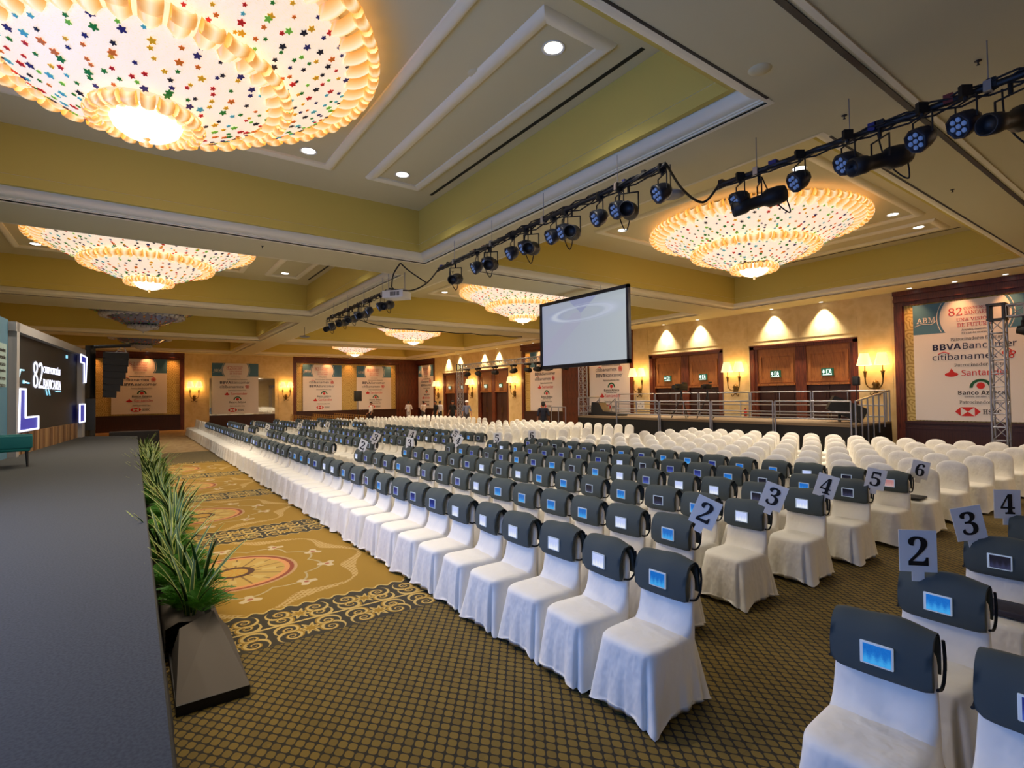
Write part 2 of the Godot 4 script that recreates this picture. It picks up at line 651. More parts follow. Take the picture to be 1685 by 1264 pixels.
func coffer(n: int, x0: float, x1: float, z0: float, z1: float):
	var root := Node3D.new()
	root.name = "ceiling_coffer" if n == 1 else "ceiling_coffer_%03d" % n
	add_child(root)
	structure(root)
	var cx := (x0 + x1) / 2
	var cz := (z0 + z1) / 2
	var i := 0.3
	var s := st()
	span(s, x0 + i - 0.08, x1 - i + 0.08, CTOP, CTOP + 0.12, z0 + i - 0.08, z1 - i + 0.08)
	obj("ceiling_panel", s, M.plaster, root)
	s = st()
	for w in [[x0 + i - 0.08, x0 + i, z0 + i - 0.08, z1 - i + 0.08], [x1 - i, x1 - i + 0.08, z0 + i - 0.08, z1 - i + 0.08], [x0 + i, x1 - i, z0 + i - 0.08, z0 + i], [x0 + i, x1 - i, z1 - i, z1 - i + 0.08]]:
		span(s, w[0], w[1], SOF + 0.2, CTOP + 0.1, w[2], w[3])
	obj("coffer_wall", s, M.paint, root)
	s = st()
	var e := 0
	rect_ring(x0, x1, z0, z1, [[-0.06, SOF - 0.004, e], [0.0, SOF - 0.004, e], [0.0, SOF + 0.02, e], [0.025, SOF + 0.02, e], [0.025, SOF + 0.04, e], [0.05, SOF + 0.04, e], [0.05, SOF + 0.06, e], [0.075, SOF + 0.062],
		[0.11, SOF + 0.067], [0.14, SOF + 0.082], [0.158, SOF + 0.11], [0.166, SOF + 0.15], [0.174, SOF + 0.19], [0.19, SOF + 0.228], [0.215, SOF + 0.256], [0.25, SOF + 0.275, e], [0.25, SOF + 0.285, e], [0.225, SOF + 0.29, e], [0.23, SOF + 0.3, e],
		[0.262, SOF + 0.31], [0.28, SOF + 0.335], [0.28, SOF + 0.37, e], [i + 0.01, SOF + 0.372, e]], s)
	obj("crown_moulding", s, M.crown, root)
	if n > 8:
		return
	# three sunk panels edged with moulding, air slots beside them
	var prof := [[-0.19, CTOP + 0.002], [-0.175, CTOP - 0.03], [-0.15, CTOP - 0.055], [-0.11, CTOP - 0.07], [-0.06, CTOP - 0.062], [-0.02, CTOP - 0.045], [0.0, CTOP - 0.04, e], [0.0, CTOP + 0.002, e]]
	for p in [[-2.85, 2.85], [3.9, 4.75], [-4.75, -3.9]]:
		s = st()
		rect_ring(cx + p[0], cx + p[1], cz - 2.72, cz + 2.72, prof, s)
		obj("panel_moulding", s, M.crown, root)
	for k in [-1.0, 1.0]:
		s = st()
		span(s, cx + k * 5.28 - 0.035, cx + k * 5.28 + 0.035, CTOP - 0.004, CTOP, cz - 3.05, cz + 3.05)
		obj("air_slot", s, M.black, root)
	if n > 6:  # third-coffer downlights are unseen, added for bounce onto the far ceiling
		return
	for kx in [-4.3, -2.45, 2.45, 4.3]:
		for kz in [-2.38, 2.38]:
			downlight(Vector3(cx + kx, CTOP, cz + kz), n, kx, kz)

func downlight(at: Vector3, n: int, kx: float, kz: float):
	var bay: String = ["near stage-side coffer", "near door-side coffer", "second stage-side coffer", "second door-side coffer", "third stage-side coffer, added unseen lamp", "third door-side coffer, added unseen lamp"][n - 1]
	var where := "%s panel of the %s" % ["wide" if absf(kx) < 3.0 else "narrow", bay]
	var side := "toward the doors" if kx > 0 else "toward the stage"
	var t := thing("downlight", "round recessed downlight, %s, %s, %s end" % [where, side, "far" if kz < 0 else "near"], "downlight", at, 0.0, "recessed downlights in the ceiling panels")
	var s := st()
	lathe(s, [Vector2(0.115, 0.0), Vector2(0.14, -0.004), Vector2(0.155, -0.012), Vector2(0.15, 0.0)], 20)
	obj("trim_ring", s, M.white, t)
	s = st()
	disc(s, Vector3(0, -0.003, 0), Vector3.DOWN, 0.118, 20)
	obj("lamp_face", s, M.down, t)
	spot(at + Vector3(0, -0.03, 0), at + Vector3(0, -3, 0), 62.0, c8(255, 246, 230), 6.0, 0.1)

# ---------------------------------------------------------------- wall with the doors
const DOORS := [[-8.0, -12.1], [-13.3, -17.4], [-29.6, -33.65], [-35.0, -39.1]]
const BAYS := [[2.5, -6.88], [-18.4, -28.05], [-40.5, -44.06]]

func doors_and_panels():
	var s := st()
	for w in [[-6.88, -8.0], [-12.1, -13.3], [-17.4, -18.4], [-28.05, -29.6], [-33.65, -35.0], [-39.1, -40.5], [9.3, 2.5]]:
		span(s, XW, XW + 0.4, 0, SOF, w[0], w[1])
	for d in DOORS:
		span(s, XW, XW + 0.4, 4.06, SOF, d[0], d[1])
	for b in BAYS:
		span(s, XW + 0.1, XW + 0.4, 0, SOF, b[0], b[1])
	var w := structure(obj("wall_right", s, M.stone))
	# long facing slabs above each pair of doors, proud of the wall
	for d in DOORS:
		for k in 2:
			s = st()
			var z0: float = d[0] - 2.05 * k - 0.012
			span(s, XW - 0.012, XW + 0.02, 4.22, 4.78, z0, z0 - 2.03)
			obj("stone_slab", s, M.stone, w)
	for p in [[-6.95, -7.95], [-12.15, -13.25], [-17.45, -18.35], [-28.1, -29.55], [-33.7, -34.95], [-39.15, -40.45]]:
		var yy := 0.15
		for k in 6:
			s = st()
			span(s, XW - 0.008, XW + 0.02, yy, yy + 0.86, p[0], p[1])
			obj("stone_slab", s, M.stone, w)
			yy += 0.868
	for i in DOORS.size():
		door(i + 1, DOORS[i][0], DOORS[i][1])
		for k in 2:
			var z: float = lerpf(DOORS[i][0], DOORS[i][1], 0.27 + 0.46 * k)
			wash(Vector3(XW - 0.2, SOF, z), Vector3(XW - 0.14, 0, z), c8(255, 240, 214), 26.0, "recessed wall washer above the %s doorway, %s side" % [["first", "second", "third", "farthest"][i], ["near", "far"][k]])
	for i in BAYS.size():
		wood_bay(i)

func wash(at: Vector3, to: Vector3, c: Color, e: float, label: String, angle := 40.0):
	var t := thing("wall_washer", label, "ceiling light", at, 0.0, "wall washer lights")
	var s := st()
	lathe(s, [Vector2(0.06, 0.0), Vector2(0.085, -0.004), Vector2(0.1, -0.012), Vector2(0.1, 0.0)], 16)
	obj("trim_ring", s, M.white, t)
	s = st()
	disc(s, Vector3(0, -0.002, 0), Vector3.DOWN, 0.062, 16)
	obj("lamp_face", s, M.down, t)
	spot(at + Vector3(0, -0.02, 0), to, angle, c, e, 0.03, 1.0)

func door(i: int, za: float, zb: float):
	var root := Node3D.new()
	root.name = "door_%d" % i
	add_child(root)
	structure(root)
	var zc := (za + zb) / 2
	root.position = Vector3(XW + 0.14, 0, zc)
	var h := 4.06
	var hw := 2.05
	var s := st()
	for k in [-1.0, 1.0]:
		span(s, -0.1, 0.2, 0, h, k * hw, k * (hw - 0.18))
		span(s, -0.05, 0.2, 0, h - 0.17, k * (hw - 0.18), k * (hw - 0.3))
	span(s, -0.1, 0.2, h - 0.17, h, -hw, hw)
	span(s, -0.14, 0.0, h - 0.05, h, -hw, hw)
	span(s, -0.04, 0.2, 0, h - 0.17, -0.2, 0.2)
	obj("door_frame", s, M.wood, root)
	for k in [-1.0, 1.0]:
		var c: float = k * 0.98
		s = st()
		span(s, 0.0, 0.2, 2.45, h - 0.17, c - 0.78, c + 0.78)
		span(s, -0.03, 0.0, 2.5, 2.62, c - 0.7, c + 0.7)
		span(s, -0.03, 0.0, h - 0.5, h - 0.4, c - 0.7, c + 0.7)
		span(s, -0.03, 0.0, 2.62, h - 0.5, c - 0.7, c - 0.6)
		span(s, -0.03, 0.0, 2.62, h - 0.5, c + 0.6, c + 0.7)
		obj("transom_panel", s, M.door, root)
		s = st()
		span(s, -0.08, 0.1, 2.38, 2.46, c - 0.76, c + 0.76)
		obj("transom_ledge", s, M.door, root)
		for q in [-1.0, 1.0]:
			s = st()
			var d: float = c + q * 0.39
			span(s, 0.08, 0.14, 0.01, 2.38, d - 0.38, d + 0.38)
			for yy in [[0.2, 0.95], [1.1, 2.2]]:
				span(s, 0.06, 0.08, yy[0], yy[1], d - 0.27, d + 0.27)
			var lf := obj("door_leaf", s, M.leaf, root)
			s = st()
			tube(s, Vector3(0.03, 0.95, c + q * 0.05), Vector3(0.03, 1.3, c + q * 0.05), 0.014, 8)
			for yy in [0.98, 1.27]:
				tube(s, Vector3(0.03, yy, c + q * 0.05), Vector3(0.09, yy, c + q * 0.05), 0.01, 6)
			obj("door_handle", s, M.brass, lf)
	for k in 2:
		exit_sign(Vector3(XW + 0.08, 2.85, zc + [0.98, -0.98][k]), i, k)

func exit_sign(at: Vector3, i: int, k: int):
	var lab := "small green lit exit sign on %s transom of %s doorway from the camera" % [["near", "far"][k], ["first", "second", "third", "fourth"][i - 1]]
	var t := thing("exit_sign", lab, "exit sign", at, -PI / 2, "exit signs over the doors")
	var s := st()
	box(s, Vector3.ZERO, Vector3(0.42, 0.28, 0.05))
	obj("sign_box", s, M.exit, t)
	s = st()
	poly(s, PackedVector2Array([Vector2(-0.15, 0.09), Vector2(-0.1, 0.09), Vector2(-0.1, 0.02), Vector2(-0.06, 0.02), Vector2(-0.125, -0.06), Vector2(-0.19, 0.02), Vector2(-0.15, 0.02)]), 0.006)
	obj("down_arrow", s, M.exit_white, t, Vector3(0, 0, 0.025))
	s = st()
	poly(s, PackedVector2Array([Vector2(-0.03, 0.1), Vector2(0.06, 0.1), Vector2(0.06, 0.085), Vector2(0.0, 0.085), Vector2(0.0, -0.06), Vector2(0.06, -0.06), Vector2(0.06, -0.075), Vector2(-0.03, -0.075)]), 0.006)
	obj("door_mark", s, M.exit_white, t, Vector3(0, 0, 0.025))
	s = st()
	poly(s, PackedVector2Array([Vector2(0.06, 0.05), Vector2(0.1, 0.06), Vector2(0.15, 0.03), Vector2(0.145, 0.015), Vector2(0.11, 0.03), Vector2(0.105, -0.01), Vector2(0.15, -0.04), Vector2(0.15, -0.07), Vector2(0.13, -0.07), Vector2(0.13, -0.045), Vector2(0.09, -0.025), Vector2(0.06, -0.07), Vector2(0.045, -0.055), Vector2(0.075, -0.01)]), 0.006)
	poly(s, ring_poly(0.018, 0.018, 10, Vector2(0.105, 0.085)), 0.006)
	obj("running_figure", s, M.exit_white, t, Vector3(0, 0, 0.025))
	s = st()
	box(s, Vector3(0, -0.105, 0.027), Vector3(0.32, 0.022, 0.004))
	obj("sign_line", s, M.exit_white, t)
	omni(at + Vector3(-0.2, 0, 0), c8(120, 230, 190), 0.01)

func wood_bay(i: int):
	# stained timber surround with wallpaper behind; long axis along the wall
	var za: float = BAYS[i][0]
	var zb: float = BAYS[i][1]
	var root := Node3D.new()
	root.name = "trim_%d" % (i + 1)
	add_child(root)
	structure(root)
	bay_parts(root, Vector3(XW + 0.1, 0, zb), Vector3(0, 0, 1), Vector3(-1, 0, 0), za - zb)
	var lights := 8 if i < 2 else 2
	for k in lights:
		var z := lerpf(za, zb, (k + 0.5) / lights)
		if z > 0.2:
			continue
		wash(Vector3(XW - 0.42, SOF, z), Vector3(XW + 0.02, 3.4, z), c8(255, 178, 112), 3.0, "recessed light above the %s wallpaper bay cornice, %s from its near end" % [["near", "middle", "corner"][i], ordinal(k + 1)], 36.0)

func bay_parts(root: Node3D, o: Vector3, along: Vector3, out: Vector3, w: float):
	var b := Basis(along, Vector3.UP, out)
	var s := st()
	for q in [[5.3, 5.45, 0.22], [5.18, 5.3, 0.15], [5.08, 5.18, 0.19], [4.96, 5.08, 0.1]]:
		box(s, o + b * Vector3(w / 2, (q[0] + q[1]) / 2, q[2] / 2), Vector3(w, q[1] - q[0], q[2]), b)
	obj("timber_cornice", s, M.wood, root)
	for k in 2:
		s = st()
		var c := 0.12 if k == 0 else w - 0.12
		box(s, o + b * Vector3(c, 2.48, 0.06), Vector3(0.24, 4.96, 0.12), b)
		box(s, o + b * Vector3(c + (0.13 if k == 0 else -0.13), 3.0, 0.03), Vector3(0.05, 3.9, 0.06), b)
		obj("timber_stile", s, M.wood, root)
	s = st()
	box(s, o + b * Vector3(w / 2, 3.03, 0.01), Vector3(w - 0.48, 3.86, 0.02), b)
	obj("wallpaper", s, M.damask, root)
	s = st()
	box(s, o + b * Vector3(w / 2, 0.53, 0.05), Vector3(w - 0.48, 1.06, 0.1), b)
	for q in [[1.02, 1.1, 0.15], [0.84, 0.88, 0.12], [0.0, 0.2, 0.13]]:
		box(s, o + b * Vector3(w / 2, (q[0] + q[1]) / 2, q[2] / 2), Vector3(w - 0.48, q[1] - q[0], q[2]), b)
	obj("wainscot", s, M.leaf, root)

func far_wall():
	var s := st()
	span(s, -7.4, 21.4, 0, SOF + 0.2, ZW - 0.4, ZW - 0.1)
	for x in [[2.95, 4.25], [9.2, 10.29]]:
		span(s, x[0], x[1], 0, SOF, ZW - 0.1, ZW)
	span(s, 4.25, 9.2, 3.95, SOF, ZW - 0.1, ZW)
	var w := structure(obj("wall_far", s, M.stone))
	s = st()
	span(s, 4.25, 4.5, 0.6, 3.95, ZW - 0.1, ZW - 0.02)
	span(s, 8.95, 9.2, 0.6, 3.95, ZW - 0.1, ZW - 0.02)
	span(s, 4.5, 8.95, 3.7, 3.95, ZW - 0.1, ZW - 0.02)
	obj("mirror_frame", s, M.stone, w)
	s = st()
	span(s, 4.5, 8.95, 0.95, 3.7, ZW - 0.1, ZW - 0.06)
	obj("mirror_glass", s, mat(c8(230, 226, 214), 0.03, 1.0), w)
	s = st()
	span(s, 4.5, 8.95, 0.0, 0.95, ZW - 0.1, ZW - 0.03)
	obj("wainscot", s, M.leaf, w)
	for k in 2:
		var root := Node3D.new()
		root.name = "trim_%d" % (k + 4)
		add_child(root)
		structure(root)
		var x0: float = [-2.9, 10.29][k]
		var ww: float = [5.85, 8.95][k]
		bay_parts(root, Vector3(x0, 0, ZW - 0.1), Vector3(1, 0, 0), Vector3(0, 0, 1), ww)
		var m: int = [4, 5][k]
		for q in m:
			var x := x0 + ww * (q + 0.5) / m
			wash(Vector3(x, SOF, ZW + 0.4), Vector3(x, 3.4, ZW - 0.05), c8(255, 168, 100), 3.4, "recessed light over the %s far wall cornice, %s from the stage side" % [["stage-side", "corner-side"][k], ordinal(q + 1)], 36.0)
	var root := Node3D.new()
	root.name = "trim_6"
	add_child(root)
	structure(root)
	for k in 6:
		s = st()
		span(s, 19.26 + k * 0.29, 19.26 + k * 0.29 + 0.283, 0, SOF - 0.1, ZW - 0.1, ZW + 0.02)
		obj("timber_panel", s, M.wood, root)
	s = st()
	span(s, 19.24, 21.1, SOF - 0.12, SOF, ZW - 0.1, ZW + 0.1)
	obj("timber_cornice", s, M.wood, root)
	# timber folding-wall pocket in the middle bay of the door wall
	s = st()
	root = Node3D.new()
	root.name = "trim_7"
	add_child(root)
	structure(root)
	for k in 5:
		s = st()
		span(s, XW - 0.12, XW + 0.12, 0, 4.95, -21.75 - k * 0.42, -21.75 - k * 0.42 - 0.41)
		obj("timber_panel", s, M.wood, root)
	# banners, sconces
	var near := banner(false)
	near.position = Vector3(XW + 0.02, 1.14, -4.8)
	near.rotation.y = -PI / 2
	tag(near, "printed sponsor banner in the near timber bay behind the truss leg", "banner", "sponsor banners")
	var alt := banner(true)
	alt.position = Vector3(0.35, 1.2, ZW + 0.04)
	tag(alt, "printed sponsor banner on far wall behind the hanging line array speaker", "banner", "sponsor banners")
	copy(near, "printed sponsor banner hanging in front of the framed mirror", Vector3(6.2, 1.03, ZW + 0.12), 0)
	copy(alt, "printed sponsor banner at mirror end of the wide far wallpaper bay", Vector3(12.57, 1.08, ZW + 0.04), 0)
	copy(near, "printed sponsor banner beside the timber corner, far wall", Vector3(16.95, 1.05, ZW + 0.04), 0)
	copy(near, "printed sponsor banner behind the walking man, left of timber pocket", Vector3(XW + 0.02, 1.14, -25.6), -PI / 2)
	copy(alt, "printed sponsor banner behind the camera platform beside timber pocket", Vector3(XW + 0.02, 1.14, -20.1), -PI / 2)
	copy(alt, "printed sponsor banner in the corner bay beside the standing group", Vector3(XW + 0.02, 1.14, -42.2), -PI / 2)
	var sc := sconce()
	sc.position = Vector3(XW - 0.01, 1.95, -7.45)
	sc.rotation.y = -PI / 2
	var spots := [[XW - 0.01, -12.7, -PI / 2, "brass two-shade wall sconce between the two platform doorways"], [XW - 0.01, -17.95, -PI / 2, "brass two-shade wall sconce beside the banner behind the platform"],
		[XW - 0.01, -28.8, -PI / 2, "brass two-shade wall sconce beside third doorway, nearer the camera"], [XW - 0.01, -34.3, -PI / 2, "brass two-shade wall sconce between the third and fourth doorways"], [XW - 0.01, -39.8, -PI / 2, "brass two-shade wall sconce beyond the farthest doorway"],
		[3.55, ZW + 0.01, 0.0, "brass two-shade wall sconce between line array and mirror"], [9.75, ZW + 0.01, 0.0, "brass two-shade wall sconce between mirror and wide wallpaper bay"]]
	for p in spots:
		copy(sc, p[3], Vector3(p[0], 1.95, p[1]), p[2])
	for p in [[XW - 0.01, -7.45, -PI / 2]] + spots:
		var out := Vector3(-1, 0, 0) if p[2] < 0 else Vector3(0, 0, 1)
		var al := Vector3(0, 0, 1) if p[2] < 0 else Vector3(1, 0, 0)
		for k in [-1.0, 1.0]:
			omni(Vector3(p[0], 3.13, p[1]) + out * 0.2 + al * 0.27 * k, c8(255, 196, 112), 0.42, 0.03)

func sconce() -> Node3D:
	var t := thing("wall_sconce", "brass two-shade wall sconce beside the near timber bay", "wall lamp", Vector3.ZERO, 0.0, "brass wall sconces")
	var s := st()
	lathe(s, [Vector2(0.0, -0.02), Vector2(0.06, 0.02), Vector2(0.1, 0.12), Vector2(0.08, 0.24), Vector2(0.12, 0.3), Vector2(0.06, 0.4), Vector2(0.0, 0.45)], 14, Vector3(0, 0.1, 0.06))
	for k in [-1.0, 1.0]:
		rope(s, smooth_path([Vector3(0.03 * k, 0.25, 0.1), Vector3(0.16 * k, 0.28, 0.17), Vector3(0.25 * k, 0.42, 0.2), Vector3(0.27 * k, 0.62, 0.2)]), 0.022, 7)
		rope(s, smooth_path([Vector3(0.04 * k, 0.1, 0.08), Vector3(0.13 * k, 0.02, 0.1), Vector3(0.16 * k, 0.1, 0.1)]), 0.018, 6)
	obj("bracket", s, M.brass, t)
	for k in [-1.0, 1.0]:
		s = st()
		lathe(s, [Vector2(0.02, 0.6), Vector2(0.035, 0.66), Vector2(0.05, 0.8), Vector2(0.075, 0.86), Vector2(0.0, 0.86)], 12, Vector3(0.27 * k, 0, 0.2))
		tube(s, Vector3(0.27 * k, 0.86, 0.2), Vector3(0.27 * k, 1.05, 0.2), 0.02, 8)
		obj("candle_cup", s, M.brass, t)
		s = st()
		lathe(s, [Vector2(0.235, 1.06), Vector2(0.2, 1.2), Vector2(0.165, 1.35), Vector2(0.13, 1.48)], 20, Vector3(0.27 * k, 0, 0.25))
		obj("lamp_shade", s, M.shade, t)
	return t

func banner(alt: bool) -> Node3D:
	# local: x along the width, y up from the lower edge, print faces +z
	var t := thing("banner", "printed sponsor banner", "banner", Vector3.ZERO, 0.0, "sponsor banners")
	var w := 3.1
	var h := 3.77
	var s := st()
	box(s, Vector3(0, h / 2, 0), Vector3(w, h, 0.02))
	obj("banner_sheet", s, M.print, t)
	for k in [-1.0, 1.0]:
		s = st()
		var pts := PackedVector2Array([Vector2(k * w / 2, h), Vector2(k * w / 2, h - 0.97)])
		var cx := 0.02
		for i in 13:
			var y := lerpf(h - 0.97, h, i / 12.0)
			pts.append(Vector2(cx + k * sqrt(maxf(0.86 * 0.86 - pow(y - (h - 0.5), 2), 0.0)), y))
		poly(s, pts, 0.004)
		obj("teal_band", s, M.teal, t, Vector3(0, 0, 0.01))
	for k in [-1.0, 1.0]:
		s = st()
		for i in 12:
			var y0 := lerpf(h - 0.95, h - 0.02, i / 12.0)
			var y1 := lerpf(h - 0.95, h - 0.02, (i + 1) / 12.0)
			var x0: float = 0.02 + k * sqrt(0.93 * 0.93 - pow(y0 - (h - 0.5), 2))
			var x1: float = 0.02 + k * sqrt(0.93 * 0.93 - pow(y1 - (h - 0.5), 2))
			tube(s, Vector3(x0, y0, 0.013), Vector3(x1, y1, 0.013), 0.012, 4)
		obj("ring_line", s, M.print, t)
	var z := 0.013
	letters("lettering", t, "ABM", "Droid Serif", 400, true, Vector3(-1.2, h - 0.52, z + 0.003), 0.5, 0.17, M.print)
	s = st()
	rope(s, smooth_path([Vector3(-1.5, h - 0.7, z + 0.004), Vector3(-1.3, h - 0.64, z + 0.004), Vector3(-1.05, h - 0.66, z + 0.004), Vector3(-0.92, h - 0.55, z + 0.004)]), 0.008, 4)
	obj("emblem", s, M.print, t)
	letters("lettering", t, "82", "Droid Serif", 400, false, Vector3(-0.44, h - 0.34, z), 0.34, 0.25, M.rose)
	letters("lettering", t, "CONVENCIÓN", "Droid Serif", 400, false, Vector3(0.12, h - 0.25, z), 0.7, 0.1, M.rose)
	letters("lettering", t, "BANCARIA", "Droid Serif", 400, false, Vector3(0.09, h - 0.4, z), 0.62, 0.12, M.rose)
	letters("lettering", t, "UNA VISIÓN", "Droid Serif", 400, false, Vector3(0.0, h - 0.59, z), 0.84, 0.12, M.rose)
	letters("lettering", t, "DE FUTURO", "Droid Serif", 400, false, Vector3(0.0, h - 0.77, z), 0.8, 0.12, M.rose)
	letters("lettering", t, "Acapulco, Guerrero", "Droid Serif", 400, false, Vector3(0.0, h - 0.93, z), 0.6, 0.07, M.ink)
	letters("lettering", t, "21 y 22 de marzo", "Droid Serif", 400, false, Vector3(0.0, h - 1.03, z), 0.6, 0.07, M.ink)
	letters("lettering", t, "Patrocinadores Diamante", "Droid Serif", 400, false, Vector3(0.1, h - 1.2, z), 1.35, 0.1, M.ink)
	var yb := h - 1.43 if not alt else h - 1.75
	var yc := h - 1.75 if not alt else h - 1.43
	letters("lettering", t, "BBVA", "Droid Sans", 700, false, Vector3(-0.68, yb, z), 0.72, 0.19, M.navy)
	letters("lettering", t, "Bancomer", "Droid Sans", 400, false, Vector3(0.34, yb, z), 1.24, 0.19, M.navy)
	letters("lettering", t, "citibanamex", "Droid Sans", 400, false, Vector3(-0.26, yc, z), 1.58, 0.2, M.navy)
	s = st()
	rope(s, smooth_path([Vector3(-0.9, yc + 0.1, z), Vector3(-0.76, yc + 0.16, z), Vector3(-0.62, yc + 0.1, z)]), 0.014, 4)
	obj("emblem", s, M.red, t)
	s = st()
	for k in 5:
		var g := Vector2.from_angle(TAU * k / 5.0 + PI / 2) * 0.095 + Vector2(0.78, yc + 0.01)
		lathe(s, [Vector2(0.035, 0), Vector2(0.035, 0.006), Vector2(0.06, 0.006), Vector2(0.06, 0)], 12, Vector3(g.x, g.y, z), Basis(Vector3.RIGHT, Vector3(0, 0, 1), Vector3.DOWN))
	poly(s, ring_poly(0.03, 0.03, 10, Vector2(0.78, yc + 0.01)), z + 0.004)
	obj("emblem", s, M.red, t)
	letters("lettering", t, "Patrocinadores Oro", "Droid Serif", 400, false, Vector3(0.1, h - 2.02, z), 1.2, 0.1, M.ink)
	var ys := h - 2.27 if not alt else h - 2.86
	letters("lettering", t, "Santander", "Droid Sans", 400, false, Vector3(0.22, ys, z), 1.1, 0.19, M.red)
	s = st()
	poly(s, ring_poly(0.17, 0.07, 20, Vector2(-0.58, ys - 0.04)), z + 0.003)
	poly(s, PackedVector2Array([Vector2(-0.66, ys), Vector2(-0.58, ys + 0.15), Vector2(-0.5, ys + 0.02), Vector2(-0.55, ys - 0.06)]), z + 0.003)
	obj("emblem", s, M.red, t)
	var ye := h - 2.62 if not alt else h - 2.3
	s = st()
	var eye := PackedVector2Array()
	for i in 15:
		var a := PI * i / 14.0
		eye.append(Vector2(0.12 + 0.27 * cos(a), ye - 0.12 + 0.27 * sin(a)))
	for i in 15:
		var a := PI * (14 - i) / 14.0
		eye.append(Vector2(0.12 + 0.19 * cos(a), ye - 0.12 + 0.19 * sin(a)))
	poly(s, eye, z + 0.003)
	obj("emblem", s, M.green, t)
	s = st()
	poly(s, ring_poly(0.1, 0.1, 18, Vector2(0.12, ye - 0.06)), z + 0.003)
	obj("emblem", s, M.red, t)
	letters("lettering", t, "Banco Azteca", "Droid Sans", 700, true, Vector3(0.12, ye - 0.27, z), 1.1, 0.13, M.ink)
	letters("lettering", t, "Sueños. Decides. Logras.", "Droid Sans", 400, false, Vector3(0.12, ye - 0.4, z), 0.8, 0.07, M.ink)
	letters("lettering", t, "Patrocinador Oro", "Droid Serif", 400, false, Vector3(0.1, h - 3.18, z), 1.0, 0.1, M.ink)
	var yh := h - 3.48
	s = st()
	for q in [[-0.52, yh, -0.38, yh + 0.14, -0.38, yh - 0.14], [0.1, yh, -0.04, yh - 0.14, -0.04, yh + 0.14], [-0.38, yh + 0.14, -0.04, yh + 0.14, -0.21, yh], [-0.38, yh - 0.14, -0.21, yh, -0.04, yh - 0.14]]:
		poly(s, PackedVector2Array([Vector2(q[0], q[1]), Vector2(q[2], q[3]), Vector2(q[4], q[5])]), z + 0.003)
	obj("emblem", s, M.red, t)
	letters("lettering", t, "HSBC", "Droid Serif", 700, false, Vector3(0.36, yh, z), 0.42, 0.14, M.ink)
	return t

const UNITS := ["zeroth", "first", "second", "third", "fourth", "fifth", "sixth", "seventh", "eighth", "ninth", "tenth", "eleventh", "twelfth", "thirteenth", "fourteenth", "fifteenth", "sixteenth", "seventeenth", "eighteenth", "nineteenth"]
func ordinal(n: int) -> String:
	if n < 20:
		return UNITS[n]
	var tens: Array = [["twentieth", "twenty"], ["thirtieth", "thirty"], ["fortieth", "forty"], ["fiftieth", "fifty"], ["sixtieth", "sixty"], ["seventieth", "seventy"]]
	var t: Array = tens[n / 10 - 2]
	return t[0] if n % 10 == 0 else t[1] + "-" + UNITS[n % 10]

# ---------------------------------------------------------------- stage
const SH := 0.8
func stage_set():
	var t := thing("stage", "low grey-carpeted stage running down the left of the hall", "stage")
	var s := st()
	var top := PackedVector2Array([Vector2(0.117, 4.0), Vector2(0.117, -23.9), Vector2(-1.62, -25.3), Vector2(-6.6, -25.3), Vector2(-6.6, 4.0)])
	s.set_smooth_group(-1)
	var ix := Geometry2D.triangulate_polygon(top)
	for k in ix.size() / 3:
		var a := top[ix[k * 3]]
		var b := top[ix[k * 3 + 1]]
		var c := top[ix[k * 3 + 2]]
		if (b - a).cross(c - a) < 0:
			var m := b
			b = c
			c = m
		s.set_uv(Vector2.ZERO)
		for p in [a, b, c]:
			s.add_vertex(Vector3(p.x, SH, p.y))
	span(s, -6.5, 0.08, SH - 0.12, SH - 0.003, -23.8, 3.9)
	s.set_smooth_group(0)
	grid(s, 90, 4, func(u, v):
		var z := lerpf(4.0, -23.9, u)
		return Vector3(0.117 + 0.012 * sin(v * PI * 0.5), SH - 0.02 * v, z), true)
	obj("stage_carpet", s, M.stage, t)
	s = st()
	s.set_smooth_group(0)
	grid(s, 400, 6, func(u, v):
		var z := lerpf(4.0, -23.9, u)
		return Vector3(lerpf(0.129, 0.2, v) + 0.012 * v * sin(z * 9.0) + 0.006 * v * sin(z * 23.0), lerpf(SH - 0.02, 0.005, v), z), true)
	s.set_smooth_group(-1)
	quad(s, Vector3(0.13, SH - 0.02, -23.9), Vector3(-1.62, SH - 0.02, -25.3), Vector3(-1.62, 0, -25.3), Vector3(0.2, 0, -23.9))
	obj("stage_skirt", s, M.skirt, t)
	screen_wing()
	planters()
	armchair()
	line_array()

